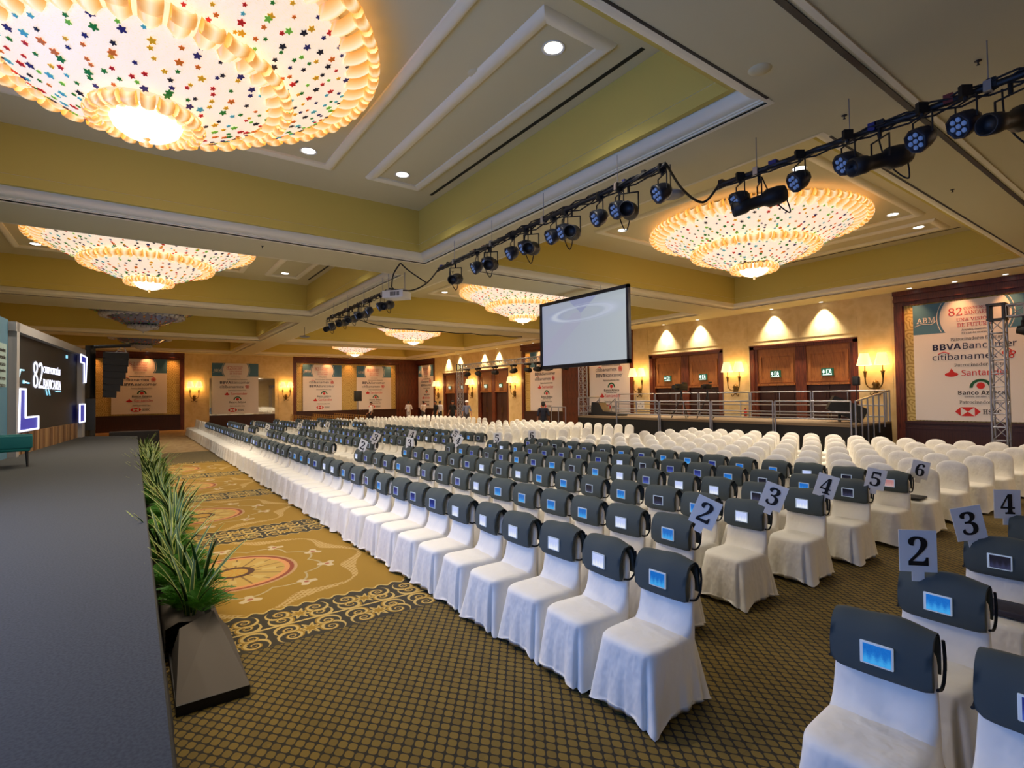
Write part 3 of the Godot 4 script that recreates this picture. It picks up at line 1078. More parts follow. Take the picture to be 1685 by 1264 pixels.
func screen_wing():
	# local x runs from the far end of the wing back towards the camera
	var d := Vector3(-0.0977, 0, 0.9952)
	var n := Vector3(0.9952, 0, 0.0977)
	var o := Vector3(-1.6, 0, -25.05)
	var b := Basis(-d, Vector3.UP, n)     # reading direction runs away from the camera
	var t := thing("led_screen", "dark stage video screen with glowing white convention title", "screen", o, 0.0)
	var at := func(q: float, y: float, z: float) -> Vector3: return d * q + Vector3(0, y, 0) + n * z
	var s := st()
	box(s, at.call(4.15, 2.56, -0.05), Vector3(7.5, 2.5, 0.06), b)
	obj("screen_face", s, mat(c8(9, 9, 12), 0.6), t)
	s = st()
	box(s, at.call(4.05, 3.9, 0.0), Vector3(8.3, 0.22, 0.3), b)
	box(s, at.call(8.02, 2.4, 0.0), Vector3(0.22, 3.2, 0.3), b)
	box(s, at.call(0.1, 2.4, 0.0), Vector3(0.5, 3.2, 0.24), b)
	obj("screen_frame", s, M.grey, t)
	for k in 26:
		s = st()
		var q0 := 0.5 + k * 0.28
		box(s, at.call(q0 + 0.13, 1.07, 0.0), Vector3(0.262 if k % 3 else 0.2, 0.54, 0.08 if k % 2 else 0.05), b)
		obj("timber_slat", s, mat([c8(150, 116, 78), c8(104, 72, 44), c8(128, 96, 62)][k % 3], 0.6), t)
	# luminous outlines: big L, upper bracket, small rectangle
	var outl := [[[7.98, 1.4], [7.91, 2.42], [7.45, 2.42], [7.45, 1.72], [6.3, 1.72], [6.3, 1.4], [7.98, 1.4]], [[0.85, 3.78], [-0.2, 3.74], [-0.03, 2.8], [0.25, 2.8], [0.25, 3.5], [0.85, 3.5], [0.85, 3.78]], [[1.0, 2.0], [0.12, 2.0], [0.12, 1.36], [1.0, 1.36], [1.0, 2.0]]]
	for k in 3:
		var pts := []
		var flat := PackedVector2Array()
		for p in outl[k]:
			pts.append(at.call(p[0], p[1], 0.16))
			flat.append(Vector2(-p[0], p[1]))
		flat.remove_at(flat.size() - 1)
		s = st()
		poly(s, flat, 0.02)
		var back := obj("light_panel", s, M.led_blue, t, n * 0.13, b)
		s = st()
		rope(s, pts, 0.026, 6)
		obj("neon_outline", s, M.led, t)
		back.name = "light_panel"
	letters("lettering", t, "82", "Droid Sans", 400, false, at.call(5.55, 2.85, -0.01), 0.95, 0.72, M.led, b, 0.01)
	letters("lettering", t, "CONVENCIÓN", "Droid Serif", 400, false, at.call(4.0, 3.06, -0.01), 2.0, 0.24, M.led, b, 0.01)
	letters("lettering", t, "BANCARIA", "Droid Serif", 400, false, at.call(3.96, 2.62, -0.01), 2.1, 0.28, M.led, b, 0.01)
	s = st()
	rope(s, [at.call(7.75, 2.62, 0.0), at.call(7.4, 2.62, 0.0), at.call(7.2, 2.92, 0.0), at.call(6.9, 2.92, 0.0)], 0.02, 5)
	rope(s, [at.call(6.9, 2.62, 0.0), at.call(6.45, 2.6, 0.0)], 0.022, 5)
	for q in [7.75, 6.9]:
		box(s, at.call(q, 2.62, 0.0), Vector3(0.09, 0.08, 0.03), b)
	rope(s, [at.call(4.75, 2.46, 0.0), at.call(4.6, 2.3, 0.0)], 0.014, 5)
	rope(s, [at.call(4.45, 2.46, 0.0), at.call(4.3, 2.3, 0.0)], 0.014, 5)
	rope(s, [at.call(3.6, 2.42, 0.0), at.call(3.0, 2.42, 0.0)], 0.016, 5)
	box(s, at.call(2.14, 3.6, 0.0), Vector3(0.12, 0.1, 0.03), b)
	obj("glowing_trace", s, M.led_cyan, t)
	var mid: Vector3 = o + at.call(5.6, 2.3, 0.5)
	area("screen_wing_light", mid, mid + n, Vector2(4.0, 1.5), c8(120, 130, 255), 0.35)
	# printed teal backdrop carrying on toward the camera, main screen beyond it
	s = st()
	var bd := thing("stage_backdrop", "printed teal backdrop panel at the left end of the video screen", "backdrop")
	var p0 := Vector3(-2.42, 0, -16.85)
	var p1 := Vector3(-2.95, 0, -9.6)
	var dir := (p1 - p0).normalized()
	var nb := Basis(-dir, Vector3.UP, -dir.cross(Vector3.UP))
	var len := p0.distance_to(p1)
	box(s, (p0 + p1) / 2 + Vector3(0, 2.42, 0), Vector3(len, 3.24, 0.06), nb)
	obj("backdrop_sheet", s, M.teal, bd)
	s = st()
	for k in 3:
		box(s, p0 + dir * (0.55 + k * 2.3) + Vector3(0, 2.95, 0) + nb.z * 0.032, Vector3(0.9, 1.0, 0.004), nb)
	obj("printed_panel", s, mat(c8(150, 176, 176), 0.7), bd)
	for k in 6:
		letters("lettering", bd, ["Patrocinadores", "Convención", "Bancaria", "Acapulco", "Guerrero", "México"][k], "Droid Serif", 400, false, p0 + dir * 0.5 + Vector3(0, 3.3 - 0.16 * k, 0) + nb.z * 0.036, 0.6, 0.09, M.ink, nb)
	var ms := thing("main_screen", "wide bright blue-white video wall at the middle of the stage back", "screen", Vector3(-3.12, 2.6, -4.6))
	s = st()
	box(s, Vector3.ZERO, Vector3(0.1, 2.5, 9.8))
	obj("screen_face", s, glow(c8(150, 176, 255), 0.5, c8(20, 22, 40)), ms)
	s = st()
	for k in [-1.0, 1.0]:
		box(s, Vector3(0, 1.32 * k, 0), Vector3(0.3, 0.16, 10.1))
		box(s, Vector3(0, 0, 4.97 * k), Vector3(0.3, 2.5, 0.16))
	box(s, Vector3(-0.05, -1.6, 0), Vector3(0.1, 0.42, 9.9))
	obj("screen_frame", s, M.grey, ms)

func planters():
	# a run of dark troughs along the stage foot, planted with palm fronds and striped snake plants
	rng.seed = 77
	var frond := st()
	for k in 26:
		leaf(frond, k, 0.34, 0.017, 0.9)
	var palm := done(frond)
	var sw := st()
	var ed := st()
	for k in 9:
		sword(sw, ed, k)
	var snake := done(sw)
	var edge := done(ed)
	var s := st()
	# trough: bottom on the floor, the outer board leaning outwards
	grid(s, 1, 6, func(u, v):
		var q: Array = [[0.212, 0.0], [0.212, 0.26], [0.3, 0.3], [0.5, 0.27], [0.62, 0.08], [0.66, 0.06], [0.66, 0.0]][int(round(v * 6))]
		return Vector3(q[0], q[1], lerpf(-0.66, 0.66, u)))
	var body := done(s)
	for i in 13:
		var z := -5.75 - i * 1.38
		var t := thing("planter", "dark planting trough against the stage foot, %s from the open end" % ordinal(i + 1), "planter", Vector3(0, 0, z), 0.0, "planting troughs along the stage")
		put("trough", body, M.trough, t)
		s = st()
		span(s, 0.26, 0.56, 0.2, 0.26, -0.62, 0.62)
		obj("soil", s, M.black, t)
		for k in 6:
			var p := Vector3(0.26 + 0.26 * rng.randf(), 0.22, -0.6 + 1.2 * (k + rng.randf() * 0.6) / 6.0)
			var b := Basis(Vector3.UP, rng.randf() * TAU).scaled(Vector3.ONE * (0.95 + 0.4 * rng.randf()))
			if k % 2 == 0:
				put("palm_fronds", palm, M.leafy, t, p, b)
			else:
				var pl := put("sword_leaves", snake, M.leafy2, t, p, b)
				put("leaf_edges", edge, M.cream_edge, pl)
		# more fronds spilling over the front
		for k in 5:
			put("palm_fronds", palm, M.leafy, t, Vector3(0.36 + 0.16 * rng.randf(), 0.3, -0.6 + 0.28 * k), Basis(Vector3.UP, rng.randf() * TAU).scaled(Vector3.ONE * (0.75 + 0.35 * rng.randf())))
	# the bare end ramp of the run
	var t := thing("planter_end", "bare dark sloping end board of the planting troughs", "planter", Vector3(0, 0, -4.2))
	s = st()
	s.set_smooth_group(-1)
	var a := Vector3(0.235, 0.07, 0.0)
	var b2 := Vector3(0.68, 0.07, 0.02)
	var c := Vector3(0.68, 0.12, -1.0)
	var c2 := Vector3(0.56, 0.3, -1.0)
	var d := Vector3(0.3, 0.3, -0.75)
	quad(s, a, d, c2, b2)
	quad(s, b2, c2, c, c)
	quad(s, Vector3(0.235, 0.0, -0.9), d, a, Vector3(0.235, 0.0, 0.0))
	obj("end_board", s, M.trough, t)
	s = st()
	span(s, 0.235, 0.68, 0.0, 0.07, -1.0, 0.02)
	obj("plinth_strip", s, M.black, t)

func leaf(s: SurfaceTool, k: int, len: float, w: float, spread: float):
	# one arching palm frond: a rib with leaflets on both sides
	var az := k * 2.399
	var up := 0.45 + 0.5 * fposmod(k * 0.37, 1.0)
	var dir := Vector3(cos(az) * (1.1 - up) * spread, up, sin(az) * (1.1 - up) * spread).normalized()
	var side := dir.cross(Vector3.UP).normalized()
	var droop := Vector3(0, -0.16, 0)
	s.set_smooth_group(-1)
	for i in 8:
		var f := 0.25 + 0.75 * i / 7.0
		var p := dir * len * f + droop * f * f
		for sg in [-1.0, 1.0]:
			var tip: Vector3 = p + (side * sg * 0.75 + dir * 0.6).normalized() * 0.13 * (1.15 - 0.6 * f) + Vector3(0, -0.025, 0)
			var q: Vector3 = dir * w * 0.5
			s.set_uv(Vector2.ZERO)
			for v in [p - q, (p + tip) * 0.5 + q * 0.9, tip]:
				s.add_vertex(v)
			for v in [p - q, tip, (p + tip) * 0.5 - q * 0.9]:
				s.add_vertex(v)
	tube(s, Vector3.ZERO, dir * len + droop, 0.004, 4, 0.001)

func sword(s: SurfaceTool, e: SurfaceTool, k: int):
	var az := k * 2.399 + 0.4
	var len := 0.42 + 0.2 * fposmod(k * 0.61, 1.0)
	var lean := 0.16 + 0.28 * fposmod(k * 0.43, 1.0)
	var out := Vector3(cos(az), 0, sin(az))
	var side := Vector3(-sin(az), 0, cos(az))
	for q in [[s, 0.0, 0.0155], [e, 0.0155, 0.021]]:
		var g: SurfaceTool = q[0]
		g.set_smooth_group(0)
		for sg in [-1.0, 1.0]:
			grid(g, 1, 8, func(u, v):
				var w: float = lerpf(q[1], q[2], u) * pow(1.0 - v, 0.55) * (0.75 + 0.7 * v)
				return out * (0.03 + lean * v * v) + Vector3(0, len * v * (1.0 - 0.25 * lean * v), 0) + side * w * sg + out * u * 0.003, sg < 0)

func armchair():
	var t := thing("armchair", "teal upholstered armchair on dark legs beside the white side table", "chair", Vector3(-2.05, SH, -14.65), 0.12)
	var s := st()
	puff(s, Vector3(0, 0.38, 0), Vector3(0.66, 0.14, 0.7), 0.04)
	obj("seat", s, mat(c8(0, 112, 108), 0.75), t)
	s = st()
	puff(s, Vector3(-0.27, 0.58, 0), Vector3(0.14, 0.34, 0.72), 0.04)
	obj("backrest", s, mat(c8(0, 100, 104), 0.75), t)
	for k in [-1.0, 1.0]:
		s = st()
		puff(s, Vector3(0.03, 0.5, 0.33 * k), Vector3(0.66, 0.26, 0.09), 0.03)
		obj("armrest", s, mat(c8(0, 104, 106), 0.75), t)
		for q in [-1.0, 1.0]:
			s = st()
			tube(s, Vector3(0.28 * q, 0, 0.3 * k), Vector3(0.27 * q, 0.33, 0.29 * k), 0.018, 8, 0.03)
			obj("leg", s, M.dark, t)
	t = thing("side_table", "white square side table with splayed chrome legs on the stage", "table", Vector3(-2.2, SH, -11.9))
	s = st()
	puff(s, Vector3(0.05, 0.47, 0), Vector3(0.6, 0.2, 0.6), 0.015)
	obj("table_top", s, M.white, t)
	for k in [-1.0, 1.0]:
		for q in [-1.0, 1.0]:
			s = st()
			tube(s, Vector3(0.05 + 0.25 * k, 0, 0.25 * q), Vector3(0.05 + 0.18 * k, 0.38, 0.18 * q), 0.012, 6, 0.022)
			obj("leg", s, M.steel, t)
	t = thing("flower_vase", "small glass vase with pale green flowers standing on side table", "vase", Vector3(-2.06, SH + 0.57, -11.9))
	s = st()
	lathe(s, [Vector2(0.0, 0.0), Vector2(0.055, 0.0), Vector2(0.06, 0.12), Vector2(0.05, 0.13)], 14)
	var gm := mat(Color(0.9, 0.95, 0.95, 0.25), 0.05)
	gm.transparency = BaseMaterial3D.TRANSPARENCY_ALPHA
	obj("vase", s, gm, t)
	for k in 9:
		s = st()
		var a := k * 2.4
		var c := Vector3(cos(a) * 0.055 * sqrt(k / 3.0), 0.19 + 0.03 * (k % 3), sin(a) * 0.055 * sqrt(k / 3.0))
		for j in 6:
			var g := Vector3(cos(j * 1.05), 0.3, sin(j * 1.05))
			tube(s, c, c + g * 0.035, 0.012, 5, 0.004)
		tube(s, Vector3(0, 0.05, 0), c, 0.003, 4)
		obj("flower", s, mat([c8(190, 190, 90), c8(150, 170, 70), c8(90, 160, 170)][k % 3], 0.6), t)

func puff(s: SurfaceTool, c: Vector3, size: Vector3, r: float):
	# rounded box: a box whose surface is a superellipsoid-like shell
	s.set_smooth_group(0)
	var h := size * 0.5 - Vector3.ONE * r
	grid(s, 32, 16, func(u, v):
		var a: float = u * TAU
		var b: float = (v - 0.5) * PI
		var n := Vector3(cos(a) * cos(b), sin(b), sin(a) * cos(b))
		return c + Vector3(signf(n.x) * h.x * minf(1.0, absf(n.x) * 40.0), signf(n.y) * h.y * minf(1.0, absf(n.y) * 40.0), signf(n.z) * h.z * minf(1.0, absf(n.z) * 40.0)) + n * r, true)

func line_array():
	var p := Vector3(-1.35, 0, -25.95)
	var t := thing("speaker_tower", "black crank tower carrying the hanging line array beyond the stage", "tower", p)
	var s := st()
	tube(s, Vector3(0, 0.1, 0), Vector3(0, 4.25, 0), 0.16, 4)
	obj("mast", s, M.dark, t)
	s = st()
	box(s, Vector3(0, 1.6, 0.22), Vector3(0.34, 1.2, 0.22))
	tube(s, Vector3(0, 4.2, 0), Vector3(1.25, 4.3, 0.1), 0.07, 6)
	obj("lifting_arm", s, M.dark, t)
	for k in 4:
		s = st()
		var a := TAU * k / 4.0 + 0.5
		tube(s, Vector3(cos(a) * 0.9, 0.03, sin(a) * 0.9), Vector3(0, 0.55, 0), 0.045, 6)
		tube(s, Vector3(cos(a) * 0.9, 0.0, sin(a) * 0.9), Vector3(cos(a) * 0.9, 0.08, sin(a) * 0.9), 0.08, 8)
		obj("outrigger_leg", s, M.dark, t)
	t = thing("line_array", "curved black line array of stacked speaker boxes hung from tower", "speaker", p + Vector3(0.72, 0, 0.1))
	for k in 7:
		var y := 3.86 - k * 0.25
		var tilt := 0.012 * k
		var b := Basis(Vector3(0, 0, 1), -tilt)
		s = st()
		box(s, Vector3(0.08 - 0.0055 * k * k, y, 0), Vector3(0.8 - 0.011 * k * k, 0.245, 0.9), b)
		var bx := obj("speaker_box", s, M.black, t)
		s = st()
		box(s, Vector3(0.08 - 0.0055 * k * k, y, 0) + b * Vector3(-0.36 + 0.0055 * k * k, -0.1, 0.42), Vector3(0.06, 0.03, 0.06), b)
		obj("rigging_link", s, M.steel, bx)
	s = st()
	tube(s, Vector3(0.0, 3.95, 0), Vector3(0.3, 4.3, 0), 0.02, 6)
	tube(s, Vector3(0.3, 4.3, 0), Vector3(0.42, 3.95, 0), 0.02, 6)
	box(s, Vector3(0.1, 3.97, 0), Vector3(0.7, 0.05, 0.8))
	obj("fly_frame", s, M.steel, t)
	t = thing("equipment_table", "low black draped table on the floor below line array", "table", Vector3(0.05, 0, -27.3))
	s = st()
	box(s, Vector3(0, 0.8, 0), Vector3(1.7, 0.05, 0.8))
	obj("table_top", s, M.dark, t)
	s = st()
	s.set_smooth_group(0)
	grid(s, 120, 4, func(u, v):
		var a: float = u * 4.0
		var k := int(a) % 4
		var f := a - floorf(a)
		var c := [Vector2(-0.85, -0.4), Vector2(0.85, -0.4), Vector2(0.85, 0.4), Vector2(-0.85, 0.4)]
		var q: Vector2 = c[k].lerp(c[(k + 1) % 4], f)
		return Vector3(q.x * (1.0 + 0.02 * v), lerpf(0.78, 0.01, v), q.y * (1.0 + 0.03 * v) + 0.012 * v * sin(u * 160.0)), true)
	obj("table_skirt", s, M.black, t)

# ---------------------------------------------------------------- seating
func chair_cover(n: int, m: int, seed_: float, sag: float) -> ArrayMesh:
	var s := st()
	s.set_smooth_group(0)
	var rows := [[0.0, 0.482], [0.45, 0.484], [0.8, 0.478], [0.93, 0.468], [0.985, 0.452], [1.0, 0.43]]
	for k in m:
		rows.append([1.0, 0.43 * (1.0 - pow((k + 1.0) / m, 0.9))])
	grid(s, n, rows.size() - 1, func(u, v):
		var r: Array = rows[int(round(v * (rows.size() - 1)))]
		var a: float = u * TAU
		var cs := cos(a)
		var sn := sin(a)
		var e := 1.0 / pow(pow(absf(cs), 5.0) + pow(absf(sn), 5.0), 0.2)
		var k: float = r[0]
		var y: float = r[1]
		var t := clampf((0.43 - y) / 0.43, 0.0, 1.0)
		var cor := pow(absf(sin(2.0 * a)), 5.0)
		var fold := 0.010 * sin(a * 7.0 + seed_) + 0.006 * sin(a * 13.0 + seed_ * 2.3) + 0.003 * sin(a * 23.0 + seed_)
		var off := t * (0.028 + 0.035 * cor + fold * (0.35 + t))
		for q in [PI * 0.75, PI * 1.25, PI * 0.25, PI * 1.75]:
			var d: float = a - q - 0.10
			off -= 0.045 * exp(-d * d / 0.0016) * sqrt(t)
			d = a - q + 0.02
			off += 0.022 * exp(-d * d / 0.003) * t
		if y < 0.02:
			y = 0.065 - 0.045 * cor + 0.012 * sin(a * 3.0 + seed_) + sag * maxf(0.0, -sn) + 0.02 * maxf(0.0, cs)
		var p := Vector3((0.3 if cs < 0.0 else 0.245) * e * cs * k, y, 0.235 * e * sn * k)
		return p + Vector3(cs * e, 0, sn * e) * off, true)
	# backrest sleeve, tented into the seat at its foot
	var hb := [0.40, 0.455, 0.475, 0.50, 0.54, 0.6, 0.7, 0.79, 0.83, 0.865, 0.895, 0.92, 0.935, 0.942]
	var nn := maxi(n / 2, 16)
	grid(s, nn, hb.size() - 1, func(u, v):
		var y: float = hb[int(round(v * (hb.size() - 1)))]
		var a: float = u * TAU
		var cs := cos(a)
		var sn := sin(a)
		var e := 1.0 / pow(pow(absf(cs), 4.0) + pow(absf(sn), 4.0), 0.25)
		var w := lerpf(0.228, 0.213, clampf((y - 0.45) / 0.3, 0.0, 1.0))
		var th := 0.034
		if y > 0.79:
			var q := clampf((y - 0.79) / 0.1522, 0.0, 1.0)
			w *= pow(1.0 - pow(q, 2.3), 0.5)
			th *= pow(1.0 - pow(q, 4.0), 0.5)
		var x := 0.17 + 0.05 * (y - 0.46) / 0.48 + th * e * cs
		if cs < 0.0:
			x += cs * e * 0.1 * exp(-maxf(y - 0.46, 0.0) / 0.04) + 0.006 * sin(sn * 7.0 + seed_ + y * 9.0) * exp(-(y - 0.46) / 0.2)
		return Vector3(x, y, w * e * sn), true)
	return done(s)

func bag_shell(nz: int) -> ArrayMesh:
	# padded cover folded over the chair top: front flap, ridge, back flap; rounded lower corners
	var s := st()
	s.set_smooth_group(0)
	var prof := [[0.135, 0.682], [0.118, 0.69], [0.108, 0.72], [0.104, 0.78], [0.112, 0.85], [0.132, 0.905], [0.16, 0.938], [0.2, 0.955], [0.236, 0.952], [0.262, 0.93], [0.275, 0.88], [0.276, 0.8], [0.272, 0.735],
		[0.262, 0.735], [0.258, 0.8], [0.254, 0.87], [0.235, 0.925], [0.2, 0.938], [0.17, 0.92], [0.15, 0.88], [0.142, 0.8], [0.145, 0.72], [0.135, 0.682]]
	var np := prof.size() - 1
	grid(s, nz, np, func(u, v):
		var k := int(round(v * np))
		var p: Array = prof[k]
		var z: float = lerpf(-1.0, 1.0, u)
		var x: float = p[0]
		var y: float = p[1]
		if y < 0.8 and k < 4 or k > 20:
			y += (0.03 if z < 0.0 else 0.012) * pow(absf(z), 12.0)
		if y > 0.9:
			y += 0.012 * (1.0 - z * z) + 0.005 * sin(z * 5.0) - 0.006
			if k >= 7 and k < 11:
				y += 0.012 * (1.0 - z * z)
		x -= 0.012 * (1.0 - z * z) if k < 6 else 0.0
		return Vector3(x, y, z * 0.214), false)
	for sg in [-1.0, 1.0]:
		for i in 6:
			var a: Array = prof[i]
			var b: Array = prof[i + 1]
			var c: Array = prof[np - 1 - i]
			var d: Array = prof[np - i]
			var q := [Vector3(d[0], d[1], 0), Vector3(a[0], a[1], 0), Vector3(b[0], b[1], 0), Vector3(c[0], c[1], 0)]
			for k in 4:
				q[k].z = sg * 0.214
				if q[k].y < 0.72:
					q[k].y += 0.03 if sg < 0.0 else 0.012
			quad(s, q[0], q[1], q[2], q[3])
	return done(s)

var parts := {}
func make_parts():
	parts.near = [chair_cover(112, 10, 0.4, 0.0), chair_cover(112, 10, 1.9, 0.02), chair_cover(112, 10, 3.6, 0.0), chair_cover(112, 10, 5.1, 0.015)]
	parts.mid = [chair_cover(44, 5, 1.1, 0.0), chair_cover(44, 5, 2.7, 0.01)]
	parts.far = [chair_cover(28, 3, 2.2, 0.0)]
	parts.bag = bag_shell(14)
	parts.bag_far = bag_shell(5)
	var s := st()
	tube(s, Vector3(0, 0, 0), Vector3(0, 0.4, 0), 0.012, 6, 0.02)
	parts.leg = done(s)
	parts.strap = []
	for sg in [-1.0, 1.0]:
		s = st()
		rope(s, smooth_path([Vector3(0.14, 0.71, 0.226 * sg), Vector3(0.2, 0.7, 0.23 * sg), Vector3(0.25, 0.74, 0.23 * sg), Vector3(0.272, 0.82, 0.228 * sg), Vector3(0.27, 0.9, 0.224 * sg)], 3), 0.008, 5)
		parts.strap.append(done(s))
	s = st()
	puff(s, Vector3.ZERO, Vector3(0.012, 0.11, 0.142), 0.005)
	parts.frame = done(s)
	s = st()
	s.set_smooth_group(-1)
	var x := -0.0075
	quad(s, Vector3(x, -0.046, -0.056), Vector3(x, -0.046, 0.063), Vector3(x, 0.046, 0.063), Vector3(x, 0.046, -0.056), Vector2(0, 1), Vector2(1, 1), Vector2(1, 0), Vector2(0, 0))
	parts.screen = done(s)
	M.device = glow(c8(190, 205, 225), 0.3, c8(150, 165, 185))  # faint bluish glow put into the frame, which holds no lamp
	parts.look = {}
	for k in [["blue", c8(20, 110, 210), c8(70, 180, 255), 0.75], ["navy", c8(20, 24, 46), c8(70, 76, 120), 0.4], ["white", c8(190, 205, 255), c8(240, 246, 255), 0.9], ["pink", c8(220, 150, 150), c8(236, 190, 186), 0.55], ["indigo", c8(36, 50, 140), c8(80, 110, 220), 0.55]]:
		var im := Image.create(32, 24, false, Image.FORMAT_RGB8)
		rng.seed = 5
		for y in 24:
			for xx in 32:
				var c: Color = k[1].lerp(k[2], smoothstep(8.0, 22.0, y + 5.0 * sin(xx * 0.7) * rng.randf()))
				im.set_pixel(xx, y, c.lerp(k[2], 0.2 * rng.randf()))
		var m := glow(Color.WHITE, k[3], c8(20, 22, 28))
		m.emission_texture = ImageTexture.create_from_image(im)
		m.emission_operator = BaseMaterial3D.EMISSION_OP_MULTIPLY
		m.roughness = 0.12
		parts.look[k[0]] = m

const ROWX := [2.87, 3.93, 5.07, 6.21, 7.37, 8.57, 9.62, 10.76, 11.9, 13.04, 14.18, 15.3]
const BLOCK := ["camera-side block", "block beyond the aisle", "middle block", "far block"]

func seating():
	make_parts()
	rng.seed = 11
	var all := []    # [x, z, row, seat, block, bag]
	for i in 62:
		var z := -2.43 - 0.56 * i
		all.append([ROWX[0], z, 0, i + 1, 1, z > -31.5])
	for r in range(1, 12):
		var start: float = -3.2 + 0.05 * r
		for b in 3:
			var first: float = [start, -13.85, -24.1][b]
			var cnt: int = [16, 14, 14][b]
			for i in cnt:
				all.append([ROWX[r], first - 0.56 * i, r, i + 1, b + 1, r < 6 and not (b == 2 and rng.randf() < 0.12)])
	for q in [[2.87, -1.08, 0, 1, true], [2.87, -0.5, 0, 2, true], [3.87, -1.12, 1, 1, true], [3.93, -0.5, 1, 2, false], [5.2, -1.1, 2, 1, true], [5.1, -0.52, 2, 2, true], [6.28, -1.06, 3, 1, true], [6.2, -0.5, 3, 2, true], [7.4, -1.0, 4, 1, false]]:
		all.append([q[0], q[1], q[2], q[3], 0, q[4]])
	all.sort_custom(func(a, b): return a[0] * a[0] + a[1] * a[1] < b[0] * b[0] + b[1] * b[1])
	var rest := []
	var made := {}
	for i in all.size():
		var q: Array = all[i]
		var turn := rng.randfn(0.0, 0.035)
		var dx := rng.randfn(0.0, 0.015)
		if q[4] != 0 and i > 12:
			q[1] += rng.randfn(0.0, 0.012)
		var at := Vector3(q[0] + dx, 0, q[1])
		var who := "%s seat, %s row, %s" % [ordinal(q[3]), ordinal(q[2] + 1), BLOCK[q[4]]] if q[2] > 0 or q[4] == 0 else "%s seat of the stage-side row" % ordinal(q[3])
		var dist := Vector2(q[0], q[1]).length()
		var lod: String = "near" if dist < 9.0 else ("mid" if dist < 17.0 else "far")
		if i < 300:
			var v: int = i % (parts[lod] as Array).size()
			var key := lod + str(v) + str(q[5])
			var lab := "white covered chair %s, %s" % ["under grey bag" if q[5] else "without bag", who]
			if not made.has(key):
				var t := thing("banquet_chair", lab, "chair", at, turn, "white covered banquet chairs in rows")
				put("slipcover", parts[lod][v], M.cloth, t)
				if lod == "near":
					for k in 4:
						put("leg", parts.leg, M.dark, t, Vector3(0.2 * [1, 1, -1, -1][k], 0, 0.19 * [1, -1, 1, -1][k]))
				made[key] = t
			else:
				copy(made[key], lab, at, turn, "white covered banquet chairs in rows")
		else:
			rest.append(Transform3D(Basis(Vector3.UP, turn), at))
		if q[5]:
			bag(q, at, turn, lod, who, made)
	var mm := MultiMesh.new()
	mm.transform_format = MultiMesh.TRANSFORM_3D
	mm.mesh = parts.far[0]
	mm.instance_count = rest.size()
	for i in rest.size():
		mm.set_instance_transform(i, rest[i])
	var mi := MultiMeshInstance3D.new()
	mi.name = "distant_banquet_chairs"
	mi.multimesh = mm
	mi.material_override = M.cloth
	add_child(mi)
	tag(stuff(mi), "rows of small white covered chairs at the far end of the hall", "chairs")
	row_cards()
	gilt_chairs()
	# things left on seats
	var s := st()
	puff(s, Vector3.ZERO, Vector3(0.3, 0.03, 0.4), 0.01)
	var o := obj("notebook_computer", s, M.black, self, Vector3(9.5, 0.508, -3.0))
	tag(o, "thin black notebook computer left on the bagless aisle chair seat", "laptop")
	s = st()
	puff(s, Vector3.ZERO, Vector3(0.26, 0.05, 0.34), 0.015)
	o = obj("folder", s, mat(c8(46, 42, 54), 0.6), self, Vector3(5.12, 0.518, -1.0))
	tag(o, "dark folder lying on white seat under the card numbered three", "folder")

func bag(q: Array, at: Vector3, turn: float, lod: String, who: String, made: Dictionary):
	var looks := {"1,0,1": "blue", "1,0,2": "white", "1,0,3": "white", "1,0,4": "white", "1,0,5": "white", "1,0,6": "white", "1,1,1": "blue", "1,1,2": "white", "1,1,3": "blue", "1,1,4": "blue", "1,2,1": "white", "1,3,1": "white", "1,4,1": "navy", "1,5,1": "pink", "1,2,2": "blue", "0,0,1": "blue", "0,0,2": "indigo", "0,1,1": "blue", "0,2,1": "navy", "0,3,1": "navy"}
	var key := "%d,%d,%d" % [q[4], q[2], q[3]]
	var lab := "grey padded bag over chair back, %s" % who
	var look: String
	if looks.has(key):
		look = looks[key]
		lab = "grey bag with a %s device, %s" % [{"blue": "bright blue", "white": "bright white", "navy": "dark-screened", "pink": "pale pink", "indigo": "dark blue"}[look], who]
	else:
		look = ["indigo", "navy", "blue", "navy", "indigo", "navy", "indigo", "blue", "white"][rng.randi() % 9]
	var near := lod != "far"
	var mk := "bag" + look + str(near)
	if made.has(mk):
		copy(made[mk], lab, at, turn, "grey bags over the chair backs")
		return
	var t := thing("chair_bag", lab, "chair bag", at, turn, "grey bags over the chair backs")
	put("padded_cover", parts.bag if near else parts.bag_far, M.bag, t)
	if near:
		for k in 2:
			put("side_strap", parts.strap[k], M.strap, t)
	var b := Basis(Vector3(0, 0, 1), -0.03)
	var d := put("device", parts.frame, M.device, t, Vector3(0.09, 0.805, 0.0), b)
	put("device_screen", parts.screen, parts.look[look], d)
	made[mk] = t

